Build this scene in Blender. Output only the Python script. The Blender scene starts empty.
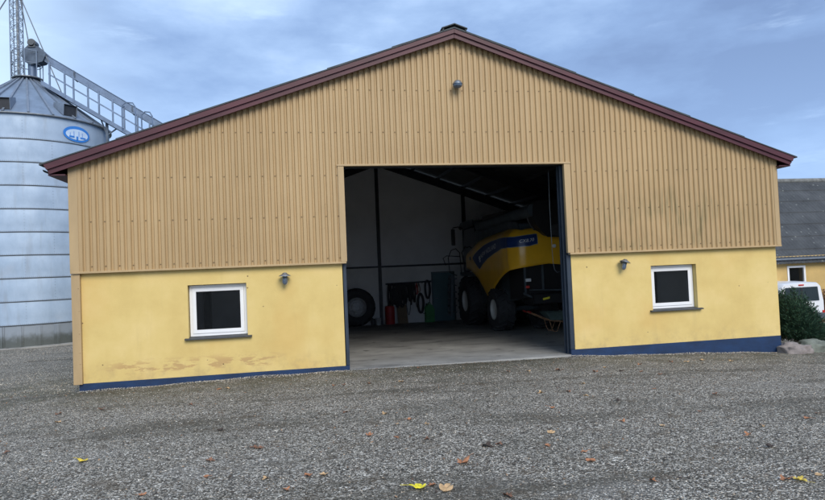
import bpy, math, random
from mathutils import Vector, Matrix, noise
random.seed(7)
sc = bpy.context.scene
COL = sc.collection
PI = math.pi

# ---------------------------------------------------------------- materials
def new_mat(name):
    m = bpy.data.materials.new(name); m.use_nodes = True
    nt = m.node_tree
    return m, nt, nt.nodes['Principled BSDF']

def N(nt, typ, **kw):
    n = nt.nodes.new(typ)
    for k, v in kw.items():
        if k in n.inputs.keys(): n.inputs[k].default_value = v
        else: setattr(n, k, v)
    return n

def ramp(nt, fac, stops):
    r = nt.nodes.new('ShaderNodeValToRGB')
    while len(r.color_ramp.elements) < len(stops): r.color_ramp.elements.new(0.5)
    for e, (p, c) in zip(r.color_ramp.elements, stops):
        e.position = p; e.color = (c[0], c[1], c[2], 1)
    nt.links.new(fac, r.inputs[0]); return r.outputs[0]

def coords(nt, scale=(1, 1, 1)):
    t = nt.nodes.new('ShaderNodeTexCoord'); mp = nt.nodes.new('ShaderNodeMapping')
    mp.inputs['Scale'].default_value = scale
    nt.links.new(t.outputs['Object'], mp.inputs[0]); return mp.outputs[0]

def noise_fac(nt, scale, detail=4, rough=.55, stretch=(1, 1, 1)):
    n = N(nt, 'ShaderNodeTexNoise', Scale=scale, Detail=detail, Roughness=rough)
    nt.links.new(coords(nt, stretch), n.inputs['Vector']); return n.outputs[0]

def mixc(nt, fac, a, b, mode='MIX'):
    m = nt.nodes.new('ShaderNodeMix'); m.data_type = 'RGBA'; m.blend_type = mode
    if isinstance(fac, (int, float)): m.inputs[0].default_value = fac
    else: nt.links.new(fac, m.inputs[0])
    for s, v in ((6, a), (7, b)):
        if isinstance(v, tuple): m.inputs[s].default_value = (*v[:3], 1)
        else: nt.links.new(v, m.inputs[s])
    return m.outputs[2]

def math_n(nt, op, a, b=None, clamp=False):
    m = nt.nodes.new('ShaderNodeMath'); m.operation = op; m.use_clamp = clamp
    for i, v in enumerate((a, b)):
        if v is None: continue
        if isinstance(v, (int, float)): m.inputs[i].default_value = v
        else: nt.links.new(v, m.inputs[i])
    return m.outputs[0]

def maprange(nt, v, a, b, c=0., d=1.):
    m = nt.nodes.new('ShaderNodeMapRange'); m.interpolation_type = 'SMOOTHSTEP'
    nt.links.new(v, m.inputs[0])
    for i, x in zip((1, 2, 3, 4), (a, b, c, d)): m.inputs[i].default_value = x
    return m.outputs[0]

def bump(nt, b, h, strength=.3, dist=.01):
    n = nt.nodes.new('ShaderNodeBump'); n.inputs['Strength'].default_value = strength
    n.inputs['Distance'].default_value = dist
    nt.links.new(h, n.inputs['Height']); nt.links.new(n.outputs[0], b.inputs['Normal'])

def simple(name, c, rough=.6, metal=0., var=.25, scale=3., stretch=(1, 1, 1), bmp=0., bscale=40., coat=0.):
    m, nt, b = new_mat(name)
    f = noise_fac(nt, scale, 6, .6, stretch)
    lo = tuple(x * (1 - var) for x in c); hi = tuple(min(1, x * (1 + var)) for x in c)
    nt.links.new(ramp(nt, f, [(.3, lo), (.7, hi)]), b.inputs['Base Color'])
    b.inputs['Roughness'].default_value = rough; b.inputs['Metallic'].default_value = metal
    if coat: b.inputs['Coat Weight'].default_value = coat
    if bmp: bump(nt, b, noise_fac(nt, bscale, 4), bmp)
    return m

M = {}
M['burgundy'] = simple('burgundy_board', (.068, .013, .022), .5, var=.3, scale=2, stretch=(.3, 1, 3), bmp=.1)
M['soffit'] = simple('soffit_board', (.06, .016, .024), .6, var=.2)
M['roof_dark'] = simple('roof_sheet', (.055, .065, .072), .8, var=.35, scale=5, bmp=.3)
M['blue'] = simple('blue_plinth_paint', (.005, .027, .085), .6, var=.3, scale=2.5, stretch=(1, 1, 2), bmp=.25, bscale=60)
M['jamb'] = simple('blue_grey_steel', (.022, .034, .052), .45, var=.25, scale=2)
M['white'] = simple('white_frame', (.78, .79, .80), .35, var=.03)
M['sill'] = simple('dark_sill', (.05, .055, .06), .6, var=.3, scale=8)
M['inner_wall'] = simple('inner_wall_panel', (.78, .79, .80), .8, var=.08, scale=.8, bmp=.1)
M['inner_low'] = simple('inner_lower_wall', (.70, .70, .68), .85, var=.12, scale=1.2)
M['steel_dark'] = simple('dark_steel', (.03, .033, .04), .5, .3, var=.3)
M['purlin'] = simple('purlin_steel', (.09, .09, .09), .7, .0, var=.2)
M['ceil'] = simple('roof_underside', (.12, .12, .12), .8, var=.25, scale=1.5)
M['black'] = simple('black_plastic', (.012, .013, .015), .5, var=.2)
M['rubber'] = simple('rubber', (.030, .031, .034), .7, var=.35, scale=6)
M['rim_white'] = simple('rim_paint', (.50, .50, .47), .45, var=.1)
M['grey_rim'] = simple('grey_rim_steel', (.42, .43, .43), .5, .2, var=.25, scale=10)
M['cyellow'] = simple('combine_yellow', (.78, .42, .02), .28, var=.08, scale=1.5, coat=.4)
M['cblue'] = simple('combine_blue', (.008, .032, .13), .35, var=.1)
M['cgrey'] = simple('combine_grey', (.075, .095, .11), .5, .2, var=.3)
M['letter'] = simple('letter_white', (.7, .72, .74), .5, var=.02)
M['red'] = simple('red_paint', (.42, .03, .03), .5, var=.2)
M['redlamp'] = simple('red_lens', (.5, .03, .02), .2, var=.05)
M['green'] = simple('green_plastic', (.03, .22, .05), .45, var=.2)
M['teal'] = simple('teal_door_paint', (.075, .15, .17), .55, var=.15, scale=1.5)
M['barrowpipe'] = simple('rusty_pipe', (.40, .22, .12), .6, var=.3, scale=8)
M['bucket'] = simple('pale_plastic', (.45, .46, .44), .5, var=.1)
M['wood'] = simple('worn_wood', (.22, .16, .10), .8, var=.3, scale=4, stretch=(8, 8, 1))
M['tray'] = simple('barrow_tray', (.13, .19, .18), .5, .1, var=.3, scale=5)
M['galv'] = simple('galvanised_pipe', (.24, .285, .35), .45, .45, var=.15, scale=6)
M['galv_dk'] = simple('weathered_galvanised', (.22, .24, .26), .5, .55, var=.25, scale=6)
M['lampmetal'] = simple('lamp_zinc', (.35, .37, .39), .35, .8, var=.15, scale=20)
M['stone'] = simple('field_stone', (.24, .21, .20), .85, var=.3, scale=7, bmp=.6, bscale=20)
M['stone2'] = simple('mossy_stone', (.15, .165, .14), .9, var=.35, scale=7, bmp=.6, bscale=20)
M['vwhite'] = simple('van_white_paint', (.74, .76, .79), .3, var=.02, coat=.5)
M['twig'] = simple('twig_bark', (.09, .065, .045), .9, var=.3, scale=10)
M['copper'] = simple('red_hedge_leaf', (.16, .07, .03), .8, var=.4, scale=8)
M['motor'] = simple('motor_casing', (.10, .11, .12), .5, .3, var=.2)

def glass_mat(name, tint=(.008, .010, .012), alpha=.34):
    m, nt, b = new_mat(name)
    b.inputs['Base Color'].default_value = (*tint, 1); b.inputs['Roughness'].default_value = .03
    b.inputs['Alpha'].default_value = alpha
    b.inputs['Specular IOR Level'].default_value = .5
    bump(nt, b, noise_fac(nt, 2.2, 2), .25, .02)
    return m
M['glass'] = glass_mat('window_glass')
M['carglass'] = glass_mat('van_glass', (.02, .035, .045), .9)
M['lampglass'] = glass_mat('lamp_glass', (.10, .14, .2), .85)

def mat_cladding():
    m, nt, b = new_mat('tan_cladding')
    tc = nt.nodes.new('ShaderNodeTexCoord'); sp = nt.nodes.new('ShaderNodeSeparateXYZ')
    nt.links.new(tc.outputs['Object'], sp.inputs[0])
    X, Z = math_n(nt, 'ADD', sp.outputs[0], 8.0), sp.outputs[2]      # the barn's root stands at x = 8
    base = ramp(nt, noise_fac(nt, .6, 6, .6), [(.3, (.405, .277, .135)), (.7, (.470, .330, .168))])
    # general vertical runs of dirt
    st = noise_fac(nt, 1., 5, .65, (9, 1, .55))
    c = mixc(nt, maprange(nt, st, .52, .78, 0, .30), base, (.24, .165, .085))
    sh = math_n(nt, 'FLOOR', math_n(nt, 'DIVIDE', math_n(nt, 'ADD', X, .37), 1.04))
    wn = nt.nodes.new('ShaderNodeTexWhiteNoise'); wn.noise_dimensions = '1D'; nt.links.new(sh, wn.inputs['W'])
    c = mixc(nt, maprange(nt, wn.outputs['Value'], 0, 1, 0, .16), c, (.27, .19, .10))
    # pale bleached runs
    st2 = noise_fac(nt, 1., 4, .6, (5, 1, .3))
    c = mixc(nt, maprange(nt, st2, .55, .8, 0, .25), c, (.56, .43, .26))
    # algae on the right part, low on the sheets
    mx = math_n(nt, 'MULTIPLY', maprange(nt, X, 9.8, 12.8), maprange(nt, X, 14.2, 15.8, 1, .25))
    mz = math_n(nt, 'MULTIPLY', maprange(nt, Z, 4.9, 2.9), maprange(nt, Z, 2.25, 2.5, .4, 1))
    mm = math_n(nt, 'MULTIPLY', mx, mz)
    al = maprange(nt, noise_fac(nt, 1., 6, .7, (20, 1, .9)), .42, .68)
    al2 = maprange(nt, noise_fac(nt, 1.1, 3, .5), .38, .62)
    fac = math_n(nt, 'MULTIPLY', math_n(nt, 'MULTIPLY', mm, al), al2)
    c = mixc(nt, math_n(nt, 'MULTIPLY', fac, .75), c, (.12, .12, .05))
    # small rust coloured spots
    sps = maprange(nt, noise_fac(nt, 9., 3, .6), .70, .76)
    c = mixc(nt, math_n(nt, 'MULTIPLY', sps, .4), c, (.12, .08, .045))
    nt.links.new(c, b.inputs['Base Color'])
    b.inputs['Roughness'].default_value = .55
    bump(nt, b, noise_fac(nt, 3., 4), .15, .01)
    return m
M['clad'] = mat_cladding()
M['cladtrim'] = simple('tan_trim', (.43, .305, .158), .5, var=.12, scale=1.2, stretch=(3, 3, .6))
M['screw'] = simple('screw_heads', (.17, .12, .07), .5, .3, var=.2)

def mat_render():
    m, nt, b = new_mat('yellow_render')
    tc = nt.nodes.new('ShaderNodeTexCoord'); sp = nt.nodes.new('ShaderNodeSeparateXYZ')
    nt.links.new(tc.outputs['Object'], sp.inputs[0])
    X, Z = math_n(nt, 'ADD', sp.outputs[0], 8.0), sp.outputs[2]      # the barn's root stands at x = 8
    c = ramp(nt, noise_fac(nt, 1.1, 7, .62), [(.28, (.59, .43, .155)), (.5, (.66, .50, .19)), (.72, (.72, .555, .24))])
    # orange-ish cloudy areas
    c = mixc(nt, maprange(nt, noise_fac(nt, .7, 3, .5), .5, .72, 0, .35), c, (.60, .37, .11))
    # faint vertical runs
    c = mixc(nt, maprange(nt, noise_fac(nt, 1., 5, .6, (4, 1, .5)), .55, .8, 0, .25), c, (.46, .34, .15))
    # flaked patches in a band low on the left wall
    band = math_n(nt, 'MULTIPLY', maprange(nt, Z, .20, .27), maprange(nt, Z, .56, .36))
    bx = math_n(nt, 'MULTIPLY', maprange(nt, X, .4, .9), maprange(nt, X, 4.3, 3.6))
    fl = maprange(nt, noise_fac(nt, 1.0, 7, .68, (2.4, 1, 9)), .50, .54)
    c = mixc(nt, math_n(nt, 'MULTIPLY', math_n(nt, 'MULTIPLY', band, bx), fl), c, (.50, .33, .135))
    # splashed dirt near the ground
    dz = maprange(nt, Z, .60, .10)
    dn = maprange(nt, noise_fac(nt, 4., 6, .7), .42, .7)
    c = mixc(nt, math_n(nt, 'MULTIPLY', math_n(nt, 'MULTIPLY', dz, dn), .45), c, (.40, .29, .14))
    # small pock marks
    v = N(nt, 'ShaderNodeTexVoronoi', Scale=2.3); nt.links.new(coords(nt), v.inputs['Vector'])
    c = mixc(nt, maprange(nt, v.outputs['Distance'], .045, .03), c, (.20, .13, .06))
    nt.links.new(c, b.inputs['Base Color'])
    b.inputs['Roughness'].default_value = .85
    bump(nt, b, noise_fac(nt, 30., 6, .7), .35, .006)
    return m
M['render'] = mat_render()

def mat_gravel():
    m, nt, b = new_mat('gravel')
    co = coords(nt)
    v1 = N(nt, 'ShaderNodeTexVoronoi', Scale=72.); v2 = N(nt, 'ShaderNodeTexVoronoi', Scale=40.)
    nt.links.new(co, v1.inputs['Vector']); nt.links.new(co, v2.inputs['Vector'])
    def cellcol(v):
        s = nt.nodes.new('ShaderNodeSeparateColor'); nt.links.new(v.outputs['Color'], s.inputs[0])
        a = ramp(nt, s.outputs[0], [(.0, (.034, .031, .026)), (.28, (.115, .106, .088)), (.52, (.235, .218, .184)), (.78, (.49, .46, .39)), (1., (.92, .88, .78))])
        return mixc(nt, maprange(nt, s.outputs[1], .80, .95, 0, .45), a, (.25, .18, .12))
    c = mixc(nt, maprange(nt, noise_fac(nt, 9., 3), .5, .56), cellcol(v1), cellcol(v2))
    # dark gaps between the stones
    c = mixc(nt, maprange(nt, v1.outputs['Distance'], .42, .75, 0, .75), c, (.02, .02, .02))
    # larger worn and damp areas, some fine moss and sand
    big = noise_fac(nt, .35, 5, .6, (1, 1.6, 1))
    c = mixc(nt, maprange(nt, big, .50, .70, 0, .45), c, (.085, .085, .070))
    c = mixc(nt, maprange(nt, big, .45, .28, 0, .30), c, (.33, .325, .305))
    trk = noise_fac(nt, 1.0, 6, .65, (.18, .9, 1))
    c = mixc(nt, maprange(nt, trk, .52, .64, 0, .6), c, (.066, .060, .045))
    med = noise_fac(nt, 2.6, 6, .7)
    c = mixc(nt, maprange(nt, med, .53, .68, 0, .6), c, (.095, .074, .050))
    tc = nt.nodes.new('ShaderNodeTexCoord'); sp = nt.nodes.new('ShaderNodeSeparateXYZ')
    nt.links.new(tc.outputs['Object'], sp.inputs[0])
    near = math_n(nt, 'MULTIPLY', maprange(nt, sp.outputs[1], -3.2, -.3), maprange(nt, sp.outputs[1], 4., .8))
    moss = math_n(nt, 'MULTIPLY', near, maprange(nt, noise_fac(nt, 1.6, 5, .65), .36, .62))
    c = mixc(nt, math_n(nt, 'MULTIPLY', moss, .7), c, (.090, .086, .055))
    nt.links.new(c, b.inputs['Base Color']); b.inputs['Roughness'].default_value = .9
    b.inputs['Specular IOR Level'].default_value = .3
    inv = math_n(nt, 'SUBTRACT', 1., v1.outputs['Distance'])
    inv2 = math_n(nt, 'SUBTRACT', 1., v2.outputs['Distance'])
    h = math_n(nt, 'ADD', inv, math_n(nt, 'MULTIPLY', inv2, 1.4))
    bump(nt, b, h, .9, .012)
    return m
M['gravel'] = mat_gravel()

def mat_pebble():
    m, nt, b = new_mat('pebble')
    g = nt.nodes.new('ShaderNodeNewGeometry')
    c = ramp(nt, g.outputs['Random Per Island'], [(0., (.045, .042, .036)), (.28, (.15, .138, .115)), (.5, (.28, .26, .22)), (.78, (.52, .49, .42)), (.93, (.40, .30, .20)), (1., (.88, .84, .74))])
    nt.links.new(c, b.inputs['Base Color']); b.inputs['Roughness'].default_value = .85
    return m
M['pebble'] = mat_pebble()
def mat_litter():
    m, nt, b = new_mat('leaf_litter')
    g = nt.nodes.new('ShaderNodeNewGeometry')
    nt.links.new(ramp(nt, g.outputs['Random Per Island'], [(0., (.03, .022, .016)), (.5, (.13, .075, .045)), (1., (.36, .22, .12))]), b.inputs['Base Color'])
    b.inputs['Roughness'].default_value = .8
    return m
M['litter'] = mat_litter()

def mat_field():
    m, nt, b = new_mat('field')
    nt.links.new(ramp(nt, noise_fac(nt, .05, 8), [(.3, (.035, .05, .018)), (.7, (.075, .085, .03))]), b.inputs['Base Color'])
    b.inputs['Roughness'].default_value = .95
    return m
M['field'] = mat_field()

def mat_concrete():
    m, nt, b = new_mat('concrete_floor')
    c = ramp(nt, noise_fac(nt, .9, 8, .62), [(.28, (.19, .19, .185)), (.5, (.29, .29, .28)), (.72, (.38, .38, .365))])
    c = mixc(nt, maprange(nt, noise_fac(nt, 1., 5, .6, (.5, 1.6, 1)), .52, .68, 0, .6), c, (.05, .05, .05))
    c = mixc(nt, maprange(nt, noise_fac(nt, 2.3, 3, .5), .64, .70, 0, .7), c, (.03, .03, .03))
    nt.links.new(c, b.inputs['Base Color']); b.inputs['Roughness'].default_value = .6
    bump(nt, b, noise_fac(nt, 30., 5), .2, .004)
    return m
M['concrete'] = mat_concrete()

def mat_silo():
    m, nt, b = new_mat('silo_galvanised_sheet')
    tc = nt.nodes.new('ShaderNodeTexCoord')
    c = ramp(nt, noise_fac(nt, 1.3, 7, .65, (1, 1, .6)), [(.3, (.27, .36, .48)), (.7, (.37, .47, .60))])
    c = mixc(nt, maprange(nt, noise_fac(nt, 1., 5, .6, (3.2, 3.2, .35)), .52, .75, 0, .45), c, (.24, .27, .31))
    c = mixc(nt, maprange(nt, noise_fac(nt, .5, 3, .5), .62, .78, 0, .20), c, (.42, .36, .30))
    nt.links.new(c, b.inputs['Base Color'])
    b.inputs['Metallic'].default_value = .12
    nt.links.new(maprange(nt, noise_fac(nt, 2., 5), .3, .7, .52, .70), b.inputs['Roughness'])
    bump(nt, b, noise_fac(nt, 1.2, 3, .5, (1, 1, .8)), .25, .05)
    return m
M['silo'] = mat_silo()
def mat_silobase():
    m, nt, b = new_mat('silo_base_sheet')
    tc = nt.nodes.new('ShaderNodeTexCoord'); sp = nt.nodes.new('ShaderNodeSeparateXYZ')
    nt.links.new(tc.outputs['Object'], sp.inputs[0])
    f = math_n(nt, 'ADD', sp.outputs[2], math_n(nt, 'MULTIPLY', noise_fac(nt, 3., 5, .6), .55))
    c = mixc(nt, maprange(nt, f, .95, .55, 0, .85), (.27, .31, .36), (.075, .085, .075))
    nt.links.new(c, b.inputs['Base Color']); b.inputs['Metallic'].default_value = .35
    b.inputs['Roughness'].default_value = .6
    return m
M['silobase'] = mat_silobase()
M['silo_seam'] = simple('silo_seam', (.08, .09, .10), .7, .2, var=.3)
M['logo_blue'] = simple('logo_blue', (.03, .20, .62), .5, var=.08)
M['logo_pale'] = simple('logo_pale', (.50, .64, .82), .5, var=.06)

def mat_annexroof():
    m, nt, b = new_mat('slate_roof')
    c = ramp(nt, noise_fac(nt, 1.2, 7, .65), [(.3, (.030, .034, .038)), (.7, (.070, .076, .082))])
    v = N(nt, 'ShaderNodeTexVoronoi', Scale=3.2); nt.links.new(coords(nt), v.inputs['Vector'])
    c = mixc(nt, maprange(nt, v.outputs['Distance'], .16, .08, 0, .6), c, (.23, .25, .23))
    c = mixc(nt, maprange(nt, noise_fac(nt, 6., 5, .7), .60, .75, 0, .5), c, (.17, .18, .16))
    nt.links.new(c, b.inputs['Base Color']); b.inputs['Roughness'].default_value = .8
    bump(nt, b, noise_fac(nt, 12., 4), .3)
    return m
M['slate'] = mat_annexroof()

def mat_needles():
    m, nt, b = new_mat('conifer_needles')
    g = nt.nodes.new('ShaderNodeNewGeometry')
    c = ramp(nt, g.outputs['Random Per Island'], [(0., (.010, .032, .020)), (.55, (.026, .072, .040)), (1., (.060, .125, .062))])
    nt.links.new(c, b.inputs['Base Color']); b.inputs['Roughness'].default_value = .7
    return m
M['needle'] = mat_needles()

def leafmat(name, c):
    m, nt, b = new_mat(name)
    nt.links.new(ramp(nt, noise_fac(nt, 30., 4), [(.3, tuple(x * .6 for x in c)), (.7, tuple(min(1, x * 1.25) for x in c))]), b.inputs['Base Color'])
    b.inputs['Roughness'].default_value = .7
    return m
LM = {'o': leafmat('leaf_orange', (.36, .16, .075)), 'b': leafmat('leaf_brown', (.19, .095, .055)),
      'p': leafmat('leaf_pale', (.50, .33, .17)), 'd': leafmat('leaf_dark', (.045, .03, .022)),
      'y': leafmat('leaf_yellow', (.66, .50, .05)), 'Y': leafmat('leaf_bright', (.68, .60, .03)), 'Z': leafmat('leaf_gold', (.60, .45, .08))}

# ---------------------------------------------------------------- mesh helpers
def world_loc(o):
    v = Vector((0, 0, 0))
    while o: v = v + o.location; o = o.parent
    return v

class MB:
    def __init__(s): s.v = []; s.f = []; s.mi = []; s.k = 0
    def add(s, vs, fs):
        n = len(s.v); s.v += [tuple(p) for p in vs]
        for f in fs: s.f.append(tuple(i + n for i in f)); s.mi.append(s.k)
        return s
    def box(s, x0, x1, y0, y1, z0, z1):
        vs = [(x, y, z) for x in (x0, x1) for y in (y0, y1) for z in (z0, z1)]
        return s.add(vs, [(0, 1, 3, 2), (4, 6, 7, 5), (0, 4, 5, 1), (2, 3, 7, 6), (0, 2, 6, 4), (1, 5, 7, 3)])
    def prism(s, poly, axis, a, b):
        def P(p, t): return {'x': (t, p[0], p[1]), 'y': (p[0], t, p[1]), 'z': (p[0], p[1], t)}[axis]
        n = len(poly); vs = [P(p, a) for p in poly] + [P(p, b) for p in poly]
        fs = [tuple(range(n)), tuple(range(2 * n - 1, n - 1, -1))] + [(i, (i + 1) % n, n + (i + 1) % n, n + i) for i in range(n)]
        return s.add(vs, fs)
    def tube(s, p0, p1, r, n=8, r1=None, cap=True):
        p0, p1 = Vector(p0), Vector(p1); d = p1 - p0
        if d.length < 1e-6: return s
        d.normalize(); a = d.orthogonal().normalized(); b = d.cross(a); r1 = r if r1 is None else r1
        vs = []
        for p, rr in ((p0, r), (p1, r1)):
            for i in range(n):
                t = 2 * PI * i / n; vs.append(p + (a * math.cos(t) + b * math.sin(t)) * rr)
        fs = [(i, (i + 1) % n, n + (i + 1) % n, n + i) for i in range(n)]
        if cap: fs += [tuple(range(n))[::-1], tuple(range(n, 2 * n))]
        return s.add(vs, fs)
    def path(s, pts, r, n=8, closed=False):
        pts = [Vector(p) for p in pts]; m = len(pts); rings = []
        prev = None; vs = []
        for i, p in enumerate(pts):
            if closed: d = pts[(i + 1) % m] - pts[i - 1]
            else: d = pts[min(i + 1, m - 1)] - pts[max(i - 1, 0)]
            d.normalize()
            a = (prev - d * prev.dot(d)) if prev is not None else d.orthogonal()
            a.normalize(); prev = a; b = d.cross(a)
            for k in range(n):
                t = 2 * PI * k / n; vs.append(p + (a * math.cos(t) + b * math.sin(t)) * r)
        fs = []
        for i in range(m if closed else m - 1):
            j = (i + 1) % m
            for k in range(n):
                fs.append((i * n + k, i * n + (k + 1) % n, j * n + (k + 1) % n, j * n + k))
        if not closed: fs += [tuple(range(n))[::-1], tuple(range((m - 1) * n, m * n))]
        return s.add(vs, fs)
    def bar(s, p0, p1, w, h, up=(0, 0, 1)):
        p0, p1 = Vector(p0), Vector(p1); d = (p1 - p0).normalized(); up = Vector(up)
        a = d.cross(up).normalized() * w / 2; b = a.cross(d).normalized() * h / 2
        vs = [p + sa * a + sb * b for p in (p0, p1) for sa in (-1, 1) for sb in (-1, 1)]
        return s.add(vs, [(0, 1, 3, 2), (4, 6, 7, 5), (0, 4, 5, 1), (2, 3, 7, 6), (0, 2, 6, 4), (1, 5, 7, 3)])
    def lathe(s, prof, c, axis='z', n=32, a0=0, a1=2 * PI):
        c = Vector(c); vs = []; full = abs(a1 - a0 - 2 * PI) < 1e-6; cnt = n if full else n + 1
        for i in range(cnt):
            t = a0 + (a1 - a0) * i / n
            for r, h in prof:
                x, y = r * math.cos(t), r * math.sin(t)
                q = {'z': (x, y, h), 'x': (h, x, y), 'y': (x, h, y)}[axis]; vs.append(c + Vector(q))
        m = len(prof); fs = []
        for i in range(n):
            j = (i + 1) % cnt
            for k in range(m - 1): fs.append((i * m + k, j * m + k, j * m + k + 1, i * m + k + 1))
        return s.add(vs, fs)
    def grid(s, rows):
        n = len(rows[0]); vs = [p for r in rows for p in r]
        return s.add(vs, [(i * n + j, i * n + j + 1, (i + 1) * n + j + 1, (i + 1) * n + j) for i in range(len(rows) - 1) for j in range(n - 1)])
    def build(s, name, mats, parent=None, smooth=False, bevel=0., solid=0., angle=35):
        if not isinstance(mats, (list, tuple)): mats = [mats]
        if parent is not None: org = world_loc(parent)
        else:
            xs, ys, zs = zip(*s.v); org = Vector(((min(xs) + max(xs)) / 2, (min(ys) + max(ys)) / 2, min(zs)))
            if name in ('ground', 'field', 'loose_gravel'): org = Vector((0, 0, 0))
        me = bpy.data.meshes.new(name)
        me.from_pydata([(x - org.x, y - org.y, z - org.z) for x, y, z in s.v], [], s.f)
        for m in mats: me.materials.append(m)
        me.polygons.foreach_set('material_index', s.mi)
        if smooth:
            me.polygons.foreach_set('use_smooth', [True] * len(s.f))
            if angle < 180: me.set_sharp_from_angle(angle=math.radians(angle))
        me.update()
        o = bpy.data.objects.new(name, me); COL.objects.link(o)
        if parent is not None: o.parent = parent
        else: o.location = org
        if bevel:
            b = o.modifiers.new('Bevel', 'BEVEL'); b.width = bevel; b.segments = 2; b.limit_method = 'ANGLE'
        if solid:
            b = o.modifiers.new('Solidify', 'SOLIDIFY'); b.thickness = solid; b.offset = 1
        return o

def tag(o, label=None, cat=None, group=None, kind=None):
    if label: o['label'] = label
    if cat: o['category'] = cat
    if group: o['group'] = group
    if kind: o['kind'] = kind
    return o
def thing(name, label, cat, loc=(0, 0, 0), group=None):
    o = bpy.data.objects.new(name, None); COL.objects.link(o); o.location = loc; o.empty_display_size = .2
    return tag(o, label, cat, group)
def copy_tree(o, parent=None):
    c = o.copy(); COL.objects.link(c)
    if parent is not None: c.parent = parent
    for ch in list(o.children): copy_tree(ch, c)
    return c
def lerp_table(t, x):
    if x <= t[0][0]: return t[0][1]
    for (a, b), (c, d) in zip(t, t[1:]):
        if x <= c: return b + (d - b) * (x - a) / (c - a)
    return t[-1][1]

# ---------------------------------------------------------------- ground
GX = [(-30, -.10), (-20, -.10), (0, -.07), (3, -.02), (5.4, -.005), (10.5, -.05), (13, -.15), (16, -.30), (24, -.60), (60, -.6)]
def G(x, y):
    yc = max(-25, min(30, y))
    return lerp_table(GX, x) - .0228 * yc
def build_ground():
    mb = MB()
    xs = [-700, -300, -120, -60, -30] + [-20 + .5 * i for i in range(101)] + [40, 60, 120, 300, 700]
    ys = [-300, -120, -60, -30] + [-20 + .5 * i for i in range(91)] + [30, 40, 60, 120, 300, 900]
    rows = []
    for y in ys:
        r = []
        for x in xs:
            z = G(x, y) + .018 * noise.noise(Vector((x * .5, y * .5, 0))) * (1 if -20 < x < 30 and -20 < y < 24 else 0)
            if y > -.3 and y < .3: z = G(x, y)
            if .2 < x < 15.8 and .3 < y < 14.2: z -= .12
            r.append((x, y, z))
        rows.append(r)
    mb.grid(rows)
    tag(mb.build('ground', M['gravel'], smooth=True, angle=180), kind='structure')
    f = MB()
    for (x0, x1, y0, y1) in ((-700, 700, 34, 900), (-700, -32, -300, 34), (46, 700, -300, 34)):
        X = [x0 + (x1 - x0) * i / 14 for i in range(15)]; Y = [y0 + (y1 - y0) * i / 14 for i in range(15)]
        f.grid([[(x, y, G(x, y) + .05) for x in X] for y in Y])
    tag(f.build('field', M['field'], smooth=True, angle=180), kind='structure')
    # loose stones lying on top of the gravel
    p = MB(); rnd = random.Random(3)
    V = []; F = []
    def stone(x, y, s):
        n = len(V); z = G(x, y) + .018 * noise.noise(Vector((x * .5, y * .5, 0))) * (0 if y > -.3 else 1)
        a = rnd.uniform(0, PI); ca, sa = math.cos(a), math.sin(a)
        for (u, v, w) in ((1, 0, 0), (.2, .75, .1), (-1, .1, 0), (-.1, -.8, .1), (.15, .1, .62), (-.3, -.1, .5)):
            u *= s * rnd.uniform(.7, 1.2); v *= s * rnd.uniform(.7, 1.2); w *= s * rnd.uniform(.6, 1.2)
            V.append((x + u * ca - v * sa, y + u * sa + v * ca, z - .001 + w))
        for f in ((0, 1, 4), (1, 5, 4), (1, 2, 5), (2, 3, 5), (3, 4, 5), (3, 0, 4)): F.append(tuple(i + n for i in f))
    for i in range(46000):
        y = -.05 - 9.6 * rnd.random(); x = rnd.uniform(-4, 19)
        d = y + 13.44
        if abs((x - 4.46) - .18 * d) > .78 * d + 1: continue
        stone(x, y, rnd.choice((.005, .006, .008, .010, .013)))
    p.v = V; p.f = F; p.mi = [0] * len(F)
    for i in range(16000):
        stone(rnd.uniform(-11, -.1), .1 + 13 * rnd.random() ** 1.3, rnd.choice((.008, .010, .014, .018)))
    for i in range(5200):          # stones banked against the plinth
        x = rnd.choice((rnd.uniform(.05, 5.45), rnd.uniform(10.5, 16.0)))
        d = abs(rnd.gauss(0, .07)); n0 = len(V); stone(x, -.02 - d, rnd.choice((.007, .010, .014)))
        up = max(0, .035 - d * .25) * (.5 + .5 * math.sin(x * 3.1) * math.sin(x * 1.3))
        for q in range(n0, len(V)): V[q] = (V[q][0], V[q][1], V[q][2] + up)
    p.v = V; p.f = F; p.mi = [0] * len(F)
    lt_ = MB(); LV = []; LF = []
    for i in range(4200):
        y = -.02 - 9 * rnd.random() ** 2.0; x = rnd.uniform(-3, 18); s = rnd.uniform(.006, .022); a = rnd.uniform(0, PI); z = G(x, y) + .018 * noise.noise(Vector((x * .5, y * .5, 0))) * (0 if y > -.3 else 1) + .008
        u = Vector((math.cos(a), math.sin(a), rnd.uniform(-.2, .4))) * s; v = Vector((-math.sin(a), math.cos(a), rnd.uniform(-.1, .5))) * s * .5
        q = Vector((x, y, z)); n = len(LV); LV += [tuple(q - u), tuple(q + v), tuple(q + u), tuple(q - v)]; LF.append((n, n + 1, n + 2, n + 3))
    lt_.v = LV; lt_.f = LF; lt_.mi = [0] * len(LF)
    lt_ = lt_.build('leaf_litter', M['litter']); tag(lt_, 'crumbled brown leaf litter and bark bits strewn over the gravel', kind='stuff')
    tag(p.build('loose_gravel', M['pebble']), 'loose grey and white gravel stones scattered over the yard', kind='stuff')
build_ground()

# ---------------------------------------------------------------- barn
RS = .351                                    # roof slope
def roofz(x): return 7.41 - RS * abs(x - 8)  # top of verge
barn = thing('barn', 'big gabled barn with tan ribbed cladding above yellow walls and wide open doorway', 'barn', (8, 0, 0))

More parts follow.
